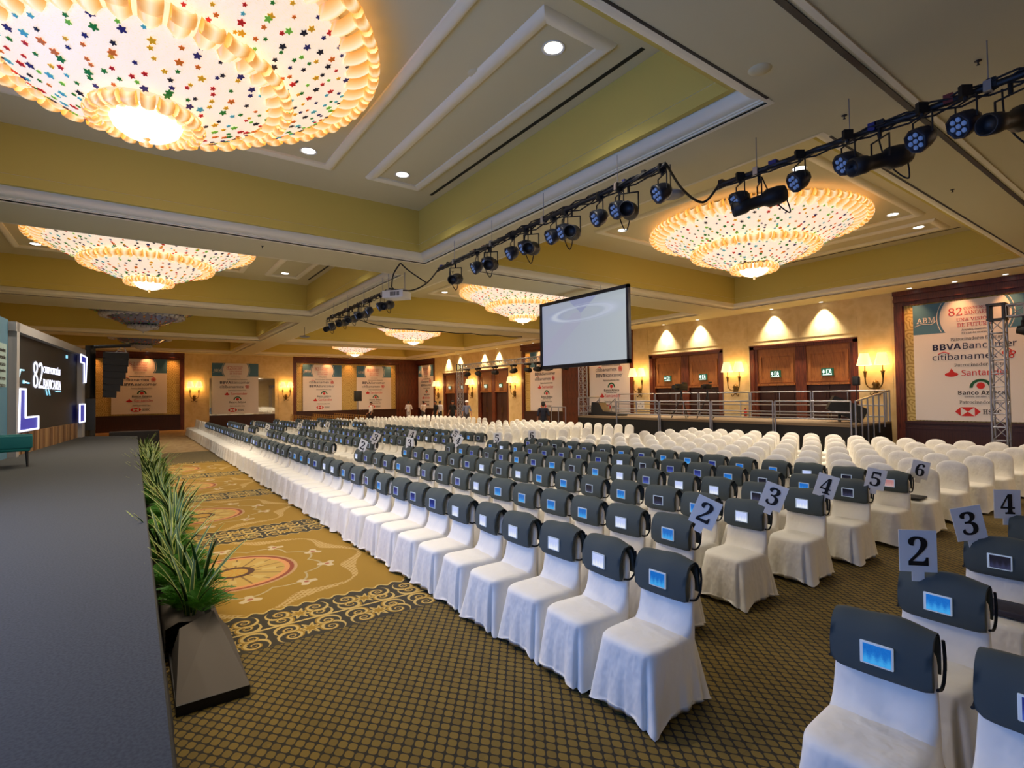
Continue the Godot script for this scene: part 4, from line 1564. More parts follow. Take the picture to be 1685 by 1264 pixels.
func row_cards():
	var list := [
		[2, 4, 1.095, -1.22, 0.75, 0, "second row chair beside the camera"],
		[3, 5.3, 1.06, -1.28, 0.75, 0.2, "third row chair beside the camera"],
		[4, 6.45, 1.06, -1.28, 0.75, 0, "fourth row chair beside the camera"],
		[2, 4.1, 1.05, -2.8, 0.5, -0.4, "second row aisle chair"],
		[3, 5.25, 1.05, -2.8, 0.5, -0.35, "third row aisle chair"],
		[4, 6.4, 1.03, -2.8, 0.5, -0.3, "fourth row aisle chair"],
		[5, 7.55, 1, -2.72, 0.5, -0.2, "fifth row aisle chair"],
		[6, 9.2, 0.96, -2.75, 0.5, -0.2, "sixth row aisle chair"],
		[2, 4.1, 1.055, -11.34, 0.5, -0.4, "last second row chair of first block"],
		[3, 5.25, 1.03, -11.42, 0.5, -0.1, "last third row chair of first block"],
		[4, 6.4, 1.04, -11.15, 0.5, -0.5, "last fourth row chair of first block"],
		[5, 7.55, 1.03, -11.17, 0.5, 0, "last fifth row chair of first block"],
		[6, 8.75, 1.03, -11.27, 0.5, 0, "last sixth row chair of first block"],
		[3, 5.25, 1.04, -13.56, 1.2, -0.5, "first third row chair of second block"],
		[4, 6.4, 1.04, -13.76, 1.2, -0.3, "first fourth row chair of second block"],
		[5, 7.55, 1.03, -13.3, 0.6, -0.5, "first fifth row chair of second block"],
		[2, 4.1, 1.03, -21.5, 0.6, -0.4, "last second row chair of second block"],
		[3, 5.25, 1.03, -21.47, 0.6, -0.3, "last third row chair of second block"],
		[4, 6.4, 1.02, -21.74, 0.6, -0.4, "last fourth row chair of second block"]]
	for i in list.size():
		var q: Array = list[i]
		var p := Vector3(q[1], q[2], q[3])
		var t := thing("row_card", "white card numbered %s standing on the %s" % [["two", "three", "four", "five", "six"][q[0] - 2], q[6]], "row card", p, 0.0, "numbered row cards")
		t.rotation = Vector3(0, -PI / 2 + q[4], 0)
		t.rotate_object_local(Vector3(0, 0, 1), q[5])
		var s := st()
		box(s, Vector3.ZERO, Vector3(0.21, 0.26, 0.004))
		obj("card", s, M.white, t)
		s = st()
		box(s, Vector3(0, -0.15, -0.004), Vector3(0.07, 0.08, 0.004))
		obj("card_stem", s, M.white, t)
		letters("numeral", t, str(q[0]), "Droid Serif", 700, false, Vector3(0, 0, 0.003), 0.11, 0.18, M.black, Basis(), 0.003)

func gilt_chairs():
	var proto: Node3D
	for r in 3:
		for i in 14:
			var at := Vector3(9.0 + r * 1.6 + 0.02 * i, 0, -34.0 - 0.55 * i)
			var lab := "small gilt-framed bare chair in the loose rows before the far wall"
			if proto == null:
				proto = thing("gilt_chair", lab, "chair", at, 0.0, "gilt chairs before the far wall")
				var s := st()
				for k in [-1.0, 1.0]:
					for q in [-0.19, 0.19]:
						tube(s, Vector3(q, 0, 0.19 * k), Vector3(q, 0.45, 0.19 * k), 0.016, 5)
					tube(s, Vector3(0.19, 0.45, 0.19 * k), Vector3(0.24, 0.95, 0.18 * k), 0.016, 5)
				for y in [0.6, 0.78, 0.93]:
					tube(s, Vector3(0.215, y, -0.18), Vector3(0.215, y, 0.18), 0.016, 5)
				obj("chair_frame", s, M.gilt, proto)
				s = st()
				puff(s, Vector3(0, 0.46, 0), Vector3(0.42, 0.06, 0.42), 0.02)
				obj("seat", s, M.white, proto)
			else:
				copy(proto, lab, at, 0.0, "gilt chairs before the far wall")

# ---------------------------------------------------------------- ceiling fittings
const TINTS := [[200, 24, 30], [26, 120, 40], [40, 34, 96], [236, 170, 30], [222, 110, 30], [80, 170, 180], [120, 190, 60], [20, 20, 40]]

func bowl_point(u: float, k: int, f: float) -> Array:
	# a point on bowl k (0 upper, 1 lower) at angle u and fraction f from rim to foot, with its outward normal
	var a: Vector2 = [Vector2(2.3, 6.36), Vector2(1.32, 5.84)][k]
	var b: Vector2 = [Vector2(1.5, 5.97), Vector2(0.55, 5.5)][k]
	var q := a.lerp(b, f)
	q.y -= 0.09 * sin(f * PI)
	var n2 := Vector2(a.y - b.y, -(a.x - b.x)).normalized()
	var e := Vector3(cos(u), 0, sin(u))
	return [e * q.x + Vector3(0, q.y, 0), (e * n2.x + Vector3(0, n2.y, 0)).normalized()]

func chandelier(lit: bool, detail: int, label: String, at: Vector3) -> Node3D:
	var t := thing("chandelier", label, "chandelier", at, 0.0, "glass chandeliers")
	var glass: Material = M.bowl if lit else M.bowl_off
	var pet: Material = M.petal if lit else M.petal_off
	var s := st()
	lathe(s, [Vector2(0.0, 6.3), Vector2(1.0, 6.4), Vector2(2.3, 6.5), Vector2(2.3, 6.6), Vector2(0.0, 6.63)], 48)
	obj("ceiling_plate", s, M.white, t)
	for k in 2:
		s = st()
		var prof := []
		for i in 11:
			var p: Array = bowl_point(0.0, k, 1.0 - i / 10.0)
			prof.append(Vector2(p[0].x, p[0].y))
		lathe(s, prof, 64, Vector3.ZERO, Basis(), Vector2(1, 1))
		obj("glass_bowl", s, glass, t)
	s = st()
	lathe(s, [Vector2(0.0, 5.19), Vector2(0.12, 5.2), Vector2(0.24, 5.24), Vector2(0.33, 5.31), Vector2(0.37, 5.4), Vector2(0.36, 5.46)], 28)
	obj("bottom_cup", s, M.cup if lit else M.petal_off, t)
	s = st()
	lathe(s, [Vector2(0.0, 5.11), Vector2(0.025, 5.13), Vector2(0.03, 5.15), Vector2(0.015, 5.17), Vector2(0.05, 5.2)], 10)
	obj("finial", s, pet, t)
	# three collars of scrolled glass petals
	var tiers := [[54, 2.26, 6.33, 2.66, 6.52, 0.145], [36, 1.3, 5.8, 1.58, 5.93, 0.13], [20, 0.36, 5.4, 0.58, 5.47, 0.085]]
	for q in tiers:
		var n: int = q[0]
		s = st()
		petal(s, q[1], q[2], q[3], q[4], q[5], Basis())
		var one := done(s)
		if detail > 0:
			for i in n:
				put("glass_petal", one, pet, t, Vector3.ZERO, Basis(Vector3.UP, TAU * i / n))
		else:
			s = st()
			for i in n:
				s.append_from(one, 0, Transform3D(Basis(Vector3.UP, TAU * i / n), Vector3.ZERO))
			var m := s.commit()
			stuff(put("glass_petals", m, pet, t))
	# coloured glass flowers on the bowls
	rng.seed = 3
	var kinds := []
	for k in 3:
		s = st()
		var pts := PackedVector2Array()
		for i in 20:
			pts.append(Vector2.from_angle(TAU * i / 20.0) * (0.027 + 0.005 * k) * (0.74 + 0.26 * cos(i * TAU / 4.0)) * (1.25 if k == 2 else 1.0))
		poly(s, pts, 0.01)
		kinds.append(done(s))
	var mats := []
	for c in TINTS:
		mats.append(mat(c8(c[0], c[1], c[2]), 0.3) if not lit else glow(c8(c[0], c[1], c[2]), 0.35, c8(c[0], c[1], c[2])))
	var lump := []
	for c in TINTS:
		lump.append(st())
	for k in 2:
		var bands := 9
		for j in bands:
			var f := (j + 0.6) / (bands + 0.2)
			var rr: float = Vector2(bowl_point(0, k, f)[0].x, 0).x
			var cnt := int(rr * TAU / (0.26 if k == 0 else 0.235))
			for i in cnt:
				var u := TAU * (i + 0.5 * (j % 2) + rng.randf() * 0.6) / cnt
				var p: Array = bowl_point(u, k, clampf(f + (rng.randf() - 0.5) * 0.07, 0.02, 0.98))
				var z: Vector3 = p[1]
				var x := Vector3(-sin(u), 0, cos(u))
				var b := Basis(x, z.cross(x), z)
				var c := rng.randi() % TINTS.size()
				var kind := rng.randi() % 3
				# the side turned to the hall's middle gets its flowers one by one
				var facing := Vector3(cos(u), 0, sin(u)).dot((Vector3.ZERO - at).normalized()) > -0.35
				if detail > 1 and facing and (k == 1 or j > 1):
					put("glass_flower", kinds[kind], mats[c], t, p[0] + z * 0.008, b)
				else:
					lump[c].append_from(kinds[kind], 0, Transform3D(b, p[0] + z * 0.008))
	for c in TINTS.size():
		var o := put("glass_flowers", lump[c].commit(), mats[c], t)
		stuff(o)
	return t

func petal(s: SurfaceTool, r0: float, y0: float, r1: float, y1: float, w: float, b: Basis):
	# a curled strip of glass running outwards and rolling over at its tip
	s.set_smooth_group(0)
	var path := []
	for i in 7:
		var f := i / 6.0
		path.append(Vector2(lerpf(r0, r1 - 0.04, f), lerpf(y0, y1, f) - 0.05 * sin(f * PI)))
	for i in 6:
		var a := PI * 0.5 - (i + 1) * 0.85
		path.append(Vector2(r1 - 0.05 + 0.075 * cos(a), y1 - 0.075 + 0.075 * sin(a)))
	var n := path.size() - 1
	grid(s, 5, n, func(u, v):
		var p: Vector2 = path[int(round(v * n))]
		var d: float = (u - 0.5) * 2.0
		var ww: float = w * (0.5 if v < 0.01 else 0.9 - 0.12 * v) * (p.x / r1)
		return b * Vector3(p.x, p.y + 0.085 * (d * d - 0.6) * (1.0 if v < 0.55 else 0.35) * (r1 / 2.66 * 0.5 + 0.5), d * ww), false)

func ceiling_things():
	var cl := (COLS[0][0] + COLS[0][1]) / 2 as float
	var cr := (COLS[1][0] + COLS[1][1]) / 2 as float
	chandelier(true, 2, "largest lit glass chandelier with coloured flowers, overhead beside the stage", Vector3(0.12, 0, -7.5))
	chandelier(true, 1, "lit glass chandelier behind the lighting bar on the door side", Vector3(cr, 0, -7.54))
	var far := chandelier(true, 0, "lit glass chandelier on stage side, just past the first cross beam", Vector3(0.35, 0, -17.8))
	copy(far, "lit glass chandelier partly hidden by the hanging projection screen", Vector3(cr, 0, -17.8), 0.7)
	copy(far, "lit glass chandelier in third bay of the door side", Vector3(cr, 0, -28.6), 1.4)
	copy(far, "added unseen lit glass chandelier in the bay beside the camera, door side", Vector3(cr, 0, 3.55), 0.3)  # unseen chandelier, added to brighten the row cards and near chairs
	copy(far, "smallest lit glass chandelier, farthest bay on the door side", Vector3(cr, 0, -38.7), 2.1)
	var off := chandelier(false, 0, "unlit glass chandelier coloured with blue stage light, in third bay over the stage side", Vector3(0.35, 0, -28.6))
	copy(off, "unlit glass chandelier coloured with blue stage light, in the farthest bay, stage side", Vector3(0.35, 0, -38.7), 0.5)
	for p in [Vector3(0.12, 0, -7.5), Vector3(cr, 0, -7.54), Vector3(0.35, 0, -17.8), Vector3(cr, 0, -17.8), Vector3(cr, 0, -28.6), Vector3(cr, 0, -38.7), Vector3(cr, 0, 3.55)]:
		var l: Node = area("chandelier_light", p + Vector3(0, 5.08, 0), p, Vector2(2.6, 2.6), c8(255, 238, 212), 20.0)
	# small fittings on the beams
	var k := 0
	for p in [[2.28, -12.45], [6.97, -1.49], [6.99, -2.74], [11.09, -2.75], [6.93, -12.28]]:
		k += 1
		var t := thing("sprinkler", "small ceiling sprinkler head on the beam, %s" % ["cross beam beyond the large chandelier", "above the near end of the lighting bar", "above the bar beside the chandelier rim", "between the near beam tracks", "near the crossing over the projector"][k - 1], "sprinkler", Vector3(p[0], SOF, p[1]))
		var s := st()
		lathe(s, [Vector2(0.0, -0.045), Vector2(0.017, -0.042), Vector2(0.007, -0.033), Vector2(0.007, -0.006), Vector2(0.03, -0.005), Vector2(0.032, 0.0)], 10)
		obj("head", s, M.dark, t)
	for q in [[Vector3(5.26, SOF, -2.84), "round flush speaker grille in the near beam corner"], [Vector3(3.9, CTOP, -6.2), "small ceiling detector between the sunk panels of near bay"]]:
		var t := thing("ceiling_detector", q[1], "detector", q[0])
		var s := st()
		lathe(s, [Vector2(0.0, -0.025), Vector2(0.08, -0.022), Vector2(0.11, -0.006), Vector2(0.115, 0.0)], 18)
		obj("cover", s, M.plaster, t)
	for q in [[Vector3(6.35, 0, -4.8), 0.2, "white dish antenna hanging from the beam beside the lighting bar"], [Vector3(6.5, 0, -25.6), 0.24, "white dish antenna hanging under the distant beam crossing"]]:
		var t := thing("hanging_antenna", q[2], "antenna", q[0])
		var y := 4.98
		var s := st()
		lathe(s, [Vector2(0.0, y - 0.03), Vector2(q[1] * 0.6, y - 0.02), Vector2(q[1], y + 0.015), Vector2(q[1] * 0.8, y + 0.05), Vector2(0.06, y + 0.06), Vector2(0.03, y + 0.1)], 22)
		obj("dish", s, M.grey, t)
		s = st()
		tube(s, Vector3(0, y + 0.08, 0), Vector3(0, SOF, 0), 0.008, 6)
		obj("drop_rod", s, M.dark, t)

# ---------------------------------------------------------------- lighting bar
func light_bar():
	var y := 5.0
	var t := thing("lighting_bar", "long black lighting bar slung with cables under the beam", "lighting bar")
	var segs := [[Vector3(6.62, y, 0.6), Vector3(6.64, y, -2.0), Vector3(6.62, y, -4.2)], [Vector3(5.47, y, -4.2), Vector3(5.5, y, -7.5), Vector3(5.62, y, -10.6)], [Vector3(5.62, y, -13.2), Vector3(5.66, y, -16.2), Vector3(5.72, y, -19.4)]]
	var s: SurfaceTool
	rng.seed = 19
	for sg in segs:
		s = st()
		rope(s, smooth_path(sg, 4), 0.035, 8)
		obj("pipe", s, M.dark, t)
		# taped cable bundle winding about the pipe
		for c in 4:
			var pts := []
			for i in 25:
				var f := i / 24.0
				var p: Vector3 = sg[0].lerp(sg[1], f * 2) if f < 0.5 else sg[1].lerp(sg[2], f * 2 - 1)
				pts.append(p + Vector3(0.05 * cos(i * 1.3 + c * 1.6), 0.055 * sin(i * 1.1 + c * 1.6) - 0.025 * absf(sin(i * 0.8 + c)), 0))
			s = st()
			rope(s, pts, 0.011, 5)
			obj("cable", s, M.black, t)
		for i in 4:
			var f := (i + 0.5) / 4.0
			var p: Vector3 = sg[0].lerp(sg[1], f * 2) if f < 0.5 else sg[1].lerp(sg[2], f * 2 - 1)
			s = st()
			tube(s, p, Vector3(p.x, SOF, p.z), 0.006, 5)
			box(s, p, Vector3(0.1, 0.1, 0.06))
			obj("hanger", s, M.steel, t)
		for i in 9:
			var f := rng.randf()
			var p: Vector3 = sg[0].lerp(sg[2], f)
			s = st()
			box(s, p + Vector3(0.02, 0.02, 0), Vector3(0.08, 0.09, 0.05 + 0.05 * rng.randf()))
			obj("connector", s, [M.black, M.black, mat(c8(110, 34, 30), 0.6), mat(c8(34, 40, 110), 0.6)][i % 4], t)
	# slack cable loops between the lengths of pipe
	for q in [[Vector3(6.62, y, -4.2), Vector3(6.62, y - 0.16, -4.45), Vector3(6.1, y - 0.12, -4.4), Vector3(5.47, y + 0.02, -4.2)], [Vector3(5.62, y, -10.6), Vector3(5.9, y - 0.08, -11.8), Vector3(5.85, y - 0.12, -12.6), Vector3(5.62, y, -13.2)], [Vector3(5.9, y - 0.05, -11.8), Vector3(5.6, y + 0.25, -12.1), Vector3(5.4, SOF, -12.2)], [Vector3(5.4, SOF, -12.2), Vector3(5.3, y + 0.2, -12.4), Vector3(5.5, y, -13.0)]]:
		s = st()
		rope(s, smooth_path(q, 8), 0.018, 6)
		obj("cable_loop", s, M.black, t)
	t = thing("cable", "long black cable slung along the second cross beam from bar end", "cable")
	s = st()
	var run := []
	for i in 40:
		var f := i / 39.0
		run.append(Vector3(lerpf(5.72, 17.2, f), 5.32 - 0.05 * absf(sin(f * 22.0)) - (0.32 * exp(-f * 20.0)), lerpf(-19.4, -22.9, minf(1.0, f * 3.0))))
	rope(s, run, 0.022, 5)
	obj("run", s, M.black, t)
	fixtures()

func par_can(label: String) -> Node3D:
	# local -z is where the lenses look; hangs from its clamp at the origin
	var t := thing("par_lamp", label, "stage lamp", Vector3.ZERO, 0.0, "seven-lens stage lamps on the bar")
	var s := st()
	tube(s, Vector3(0, 0, 0), Vector3(0, -0.09, 0), 0.02, 6)
	box(s, Vector3(0, 0.0, 0), Vector3(0.05, 0.11, 0.1))
	for k in [-1.0, 1.0]:
		tube(s, Vector3(0.125 * k, -0.1, 0), Vector3(0.125 * k, -0.3, 0), 0.009, 5)
	tube(s, Vector3(-0.13, -0.095, 0), Vector3(0.13, -0.095, 0), 0.009, 5)
	obj("yoke", s, M.black, t)
	var b := Basis(Vector3.RIGHT, -0.5)
	var c := Vector3(0, -0.3, 0)
	s = st()
	s.set_smooth_group(-1)
	lathe(s, [Vector2(0.0, -0.1), Vector2(0.07, -0.1), Vector2(0.11, -0.04), Vector2(0.125, 0.06), Vector2(0.125, 0.1), Vector2(0.11, 0.1), Vector2(0.11, 0.08), Vector2(0.0, 0.08)], 8, c, b * Basis(Vector3.RIGHT, -PI / 2))
	var h := obj("housing", s, mat(c8(24, 30, 44), 0.45), t)
	for k in 7:
		var p := Vector2.ZERO if k == 6 else Vector2.from_angle(TAU * k / 6.0) * 0.066
		s = st()
		lathe(s, [Vector2(0.024, 0.0), Vector2(0.022, 0.012), Vector2(0.012, 0.02), Vector2(0.0, 0.022)], 9, c + b * Vector3(p.x, p.y, -0.082), b * Basis(Vector3.RIGHT, -PI / 2))
		obj("lens", s, M.lens, h)
	return t

func profile_spot(label: String) -> Node3D:
	var t := thing("profile_spot", label, "stage lamp", Vector3.ZERO, 0.0, "long profile spots on the bar")
	var s := st()
	tube(s, Vector3(0, 0, 0), Vector3(0, -0.12, 0), 0.02, 6)
	for k in [-1.0, 1.0]:
		tube(s, Vector3(0.13 * k, -0.12, 0), Vector3(0.13 * k, -0.36, 0), 0.01, 5)
	tube(s, Vector3(-0.135, -0.12, 0), Vector3(0.135, -0.12, 0), 0.01, 5)
	obj("yoke", s, M.black, t)
	var b := Basis(Vector3.RIGHT, -0.25) * Basis(Vector3.RIGHT, -PI / 2)
	s = st()
	lathe(s, [Vector2(0.0, -0.34), Vector2(0.1, -0.32), Vector2(0.12, -0.24), Vector2(0.12, -0.1), Vector2(0.08, -0.04), Vector2(0.075, 0.14), Vector2(0.095, 0.18), Vector2(0.1, 0.34), Vector2(0.085, 0.34), Vector2(0.08, 0.26), Vector2(0.0, 0.26)], 14, Vector3(0, -0.36, 0), b)
	obj("barrel", s, M.dark, t)
	s = st()
	rope(s, smooth_path([Vector3(0, -0.3, 0.3), Vector3(0.08, -0.52, 0.38), Vector3(0.16, -0.3, 0.2), Vector3(0.1, 0.0, 0.05)], 5), 0.009, 5)
	obj("tail_cable", s, M.black, t)
	return t

func fixtures():
	var y := 4.98
	var pars := [[6.5, -1.49, 0.9], [6.52, -1.84, 0.95], [6.5, -2.52, 0.9], [6.55, -3.07, 0.9], [6.55, -3.84, 0.95], [5.47, -4.26, 1.1], [5.47, -4.99, 1.2], [5.48, -5.38, 1.15], [5.48, -6.14, 1.2], [5.5, -6.44, 1.25], [5.5, -7.17, 1.2], [5.52, -7.6, 1.2], [5.55, -8.42, 1.3], [5.55, -8.85, 1.2], [5.64, -14.1, 1.3], [5.65, -15.0, 1.3], [5.66, -16.0, 1.3], [5.68, -17.0, 1.3], [5.7, -18.0, 1.3], [5.71, -18.8, 1.3]]
	var names := ["first seven-lens lamp from the near end of lighting bar"]
	var p0 := par_can(names[0])
	for i in pars.size():
		var q: Array = pars[i]
		var lab := "black seven-lens lamp hanging on the lighting bar, %s from its near end" % ordinal(i + 1)
		var at := Vector3(q[0], y, q[1])
		if i == 0:
			p0.position = at
			p0.rotation.y = q[2]
			p0.set_meta("label", lab)
		else:
			copy(p0, lab, at, q[2])
	var profs := [[6.66, -1.2, 1.2], [6.62, -2.25, 1.0], [6.68, -3.65, 0.7], [5.5, -4.85, 2.2], [5.5, -6.0, 2.3], [5.52, -7.05, 2.3], [5.55, -8.35, 2.4], [5.6, -9.8, 2.4], [5.63, -13.6, 2.4], [5.66, -15.5, 2.4], [5.68, -16.6, 2.4], [5.7, -17.6, 2.4], [5.72, -19.1, 2.4]]
	var s0 := profile_spot("x")
	for i in profs.size():
		var q: Array = profs[i]
		var lab := "black long-barrelled profile spot on the lighting bar, %s from its near end" % ordinal(i + 1)
		var at := Vector3(q[0], y, q[1])
		if i == 0:
			s0.position = at
			s0.rotation.y = q[2]
			s0.set_meta("label", lab)
		else:
			copy(s0, lab, at, q[2])
	var t := thing("projector", "white projector hung from the bar beyond the first cross beam", "projector", Vector3(5.75, 4.85, -13.25), -0.9)
	var s := st()
	puff(s, Vector3.ZERO, Vector3(0.62, 0.2, 0.5), 0.02)
	obj("case", s, M.white, t)
	s = st()
	for k in 7:
		box(s, Vector3(0.04 * k - 0.05, 0, 0.252), Vector3(0.022, 0.11, 0.004))
	obj("vent", s, M.dark, t)
	s = st()
	tube(s, Vector3(0.18, 0.0, -0.25), Vector3(0.18, 0.0, -0.32), 0.07, 14)
	obj("lens", s, M.dark, t)
	s = st()
	for k in [-1.0, 1.0]:
		tube(s, Vector3(0.24 * k, 0.1, 0), Vector3(0.24 * k, 0.6, 0), 0.012, 6)
	box(s, Vector3(0, 0.13, 0), Vector3(0.52, 0.04, 0.2))
	obj("bracket", s, M.steel, t)

# ---------------------------------------------------------------- door side of the hall
func right_side_things():
	hanging_screen()
	platform()
	trusses()
	# equipment stacked at the near right
	var t := thing("equipment_case", "black covered equipment case standing near right truss leg", "case", Vector3(18.7, 0.31, -2.35))
	var s := st()
	puff(s, Vector3(0, 0.25, 0), Vector3(1.2, 0.48, 1.6), 0.02)
	obj("cover", s, M.black, t)
	s = st()
	box(s, Vector3(0, 0.505, 0), Vector3(1.24, 0.03, 1.64))
	obj("lid", s, M.grey, t)
	t = thing("flight_case", "low black flight case with silver edging under equipment case", "case", Vector3(18.6, 0, -2.35))
	s = st()
	box(s, Vector3(0, 0.16, 0), Vector3(1.5, 0.28, 1.9))
	obj("shell", s, M.dark, t)
	s = st()
	for yy in [0.02, 0.16, 0.3]:
		for k in [-1.0, 1.0]:
			box(s, Vector3(0.75 * k, yy, 0), Vector3(0.03, 0.03, 1.92))
			box(s, Vector3(0, yy, 0.95 * k), Vector3(1.52, 0.03, 0.03))
	for k in [-1.0, 1.0]:
		for q in [-1.0, 1.0]:
			box(s, Vector3(0.75 * k, 0.16, 0.95 * q), Vector3(0.035, 0.3, 0.035))
	obj("edging", s, M.steel, t)
	for k in [-0.5, 0.5]:
		s = st()
		box(s, Vector3(-0.76, 0.2, k), Vector3(0.03, 0.1, 0.16))
		obj("butterfly_latch", s, M.steel, t)
	t = thing("speaker_on_stand", "black loudspeaker on a thin stand before the far wallpaper", "speaker", Vector3(14.3, 0, -40.6))
	s = st()
	puff(s, Vector3(0, 2.25, 0), Vector3(0.5, 0.8, 0.45), 0.03)
	obj("cabinet", s, M.black, t)
	s = st()
	tube(s, Vector3(0, 0.3, 0), Vector3(0, 1.9, 0), 0.025, 8)
	for k in 3:
		tube(s, Vector3(cos(k * 2.1) * 0.5, 0.01, sin(k * 2.1) * 0.5), Vector3(0, 0.55, 0), 0.018, 6)
	obj("tripod", s, M.dark, t)

func hanging_screen():
	var t := thing("projection_screen", "white projection screen in black frame hung over the white chairs", "screen", Vector3(11.55, 0, -12.25), -PI / 2)
	var y0 := 3.0
	var y1 := 5.28
	var w := 4.05
	var s := st()
	for k in [-1.0, 1.0]:
		box(s, Vector3(k * (w / 2 - 0.045), (y0 + y1) / 2, 0), Vector3(0.09, y1 - y0, 0.1))
	box(s, Vector3(0, y1 - 0.05, 0), Vector3(w, 0.1, 0.1))
	box(s, Vector3(0, y0 + 0.06, 0), Vector3(w, 0.12, 0.1))
	obj("frame", s, mat(c8(20, 22, 38), 0.5), t)
	s = st()
	s.set_smooth_group(-1)
	var x := w / 2 - 0.08
	quad(s, Vector3(-x, y0 + 0.1, 0), Vector3(-x, y1 - 0.08, 0), Vector3(x, y1 - 0.08, 0), Vector3(x, y0 + 0.1, 0))
	box(s, Vector3(0, (y0 + y1) / 2, -0.03), Vector3(x * 2, y1 - y0 - 0.1, 0.01))
	var m := glow(Color.WHITE, 0.6, c8(84, 86, 94))
	m.emission_operator = BaseMaterial3D.EMISSION_OP_MULTIPLY
	m.emission_texture = projected_picture()
	obj("screen_surface", s, m, t)
	s = st()
	for k in [-0.8, 0.9]:
		tube(s, Vector3(k, y1, 0), Vector3(k, SOF, 0), 0.008, 5)
	obj("hanging_wire", s, M.steel, t)

func projected_picture() -> ImageTexture:
	# pale slide with a glowing elliptical trail and faint rays
	var n := 512
	var im := Image.create(n, n, false, Image.FORMAT_RGB8)
	var ctr := Vector2(0.5, 0.23)
	for y in n:
		for x in n:
			var p := Vector2((x + 0.5) / n, (y + 0.5) / n)
			var c := c8(186, 194, 218).lerp(c8(206, 218, 224), p.x)
			var d := p - ctr
			if d.y < 0 and absf(d.x + d.y * 0.1) < -d.y * 0.75:
				c = c.lerp(c8(150, 156, 212), 0.55)
			elif d.y > -0.02 and d.x < 0.0 and absf(d.y + d.x * 1.25) < 0.14:
				c = c.lerp(c8(192, 190, 220), 0.5)
			for q in [[0.34, 0.105, 0.0, 1.0], [0.305, 0.092, 0.012, 0.6], [0.36, 0.13, -0.03, 0.25]]:
				var e := Vector2((d.x + q[2]) / q[0], d.y / q[1]).length()
				var wdt: float = 0.05 + 0.06 * absf(d.x) / 0.34
				var g: float = exp(-pow((e - 1.0) / wdt, 2.0)) * q[3]
				c = c.lerp(c8(250, 255, 255), clampf(g, 0, 1))
				g = exp(-pow((e - 1.0) / (wdt * 2.4), 2.0)) * q[3] * 0.35
				c = c.lerp(c8(150, 170, 240), clampf(g, 0, 1) * 0.6)
			im.set_pixel(x, y, c)
	return ImageTexture.create_from_image(im)

func rail_panel(s: SurfaceTool, a: Vector3, b: Vector3, h: float, foot: float):
	for k in 2:
		var p: Vector3 = [a, b][k]
		tube(s, p - Vector3(0, foot, 0), p + Vector3(0, h, 0), 0.028, 8)
	for y in [0.16, h * 0.52, h]:
		tube(s, a + Vector3(0, y, 0), b + Vector3(0, y, 0), 0.026, 8)
	var m := (a + b) / 2
	tube(s, m + Vector3(0, 0.16, 0), m + Vector3(0, h, 0), 0.02, 6)

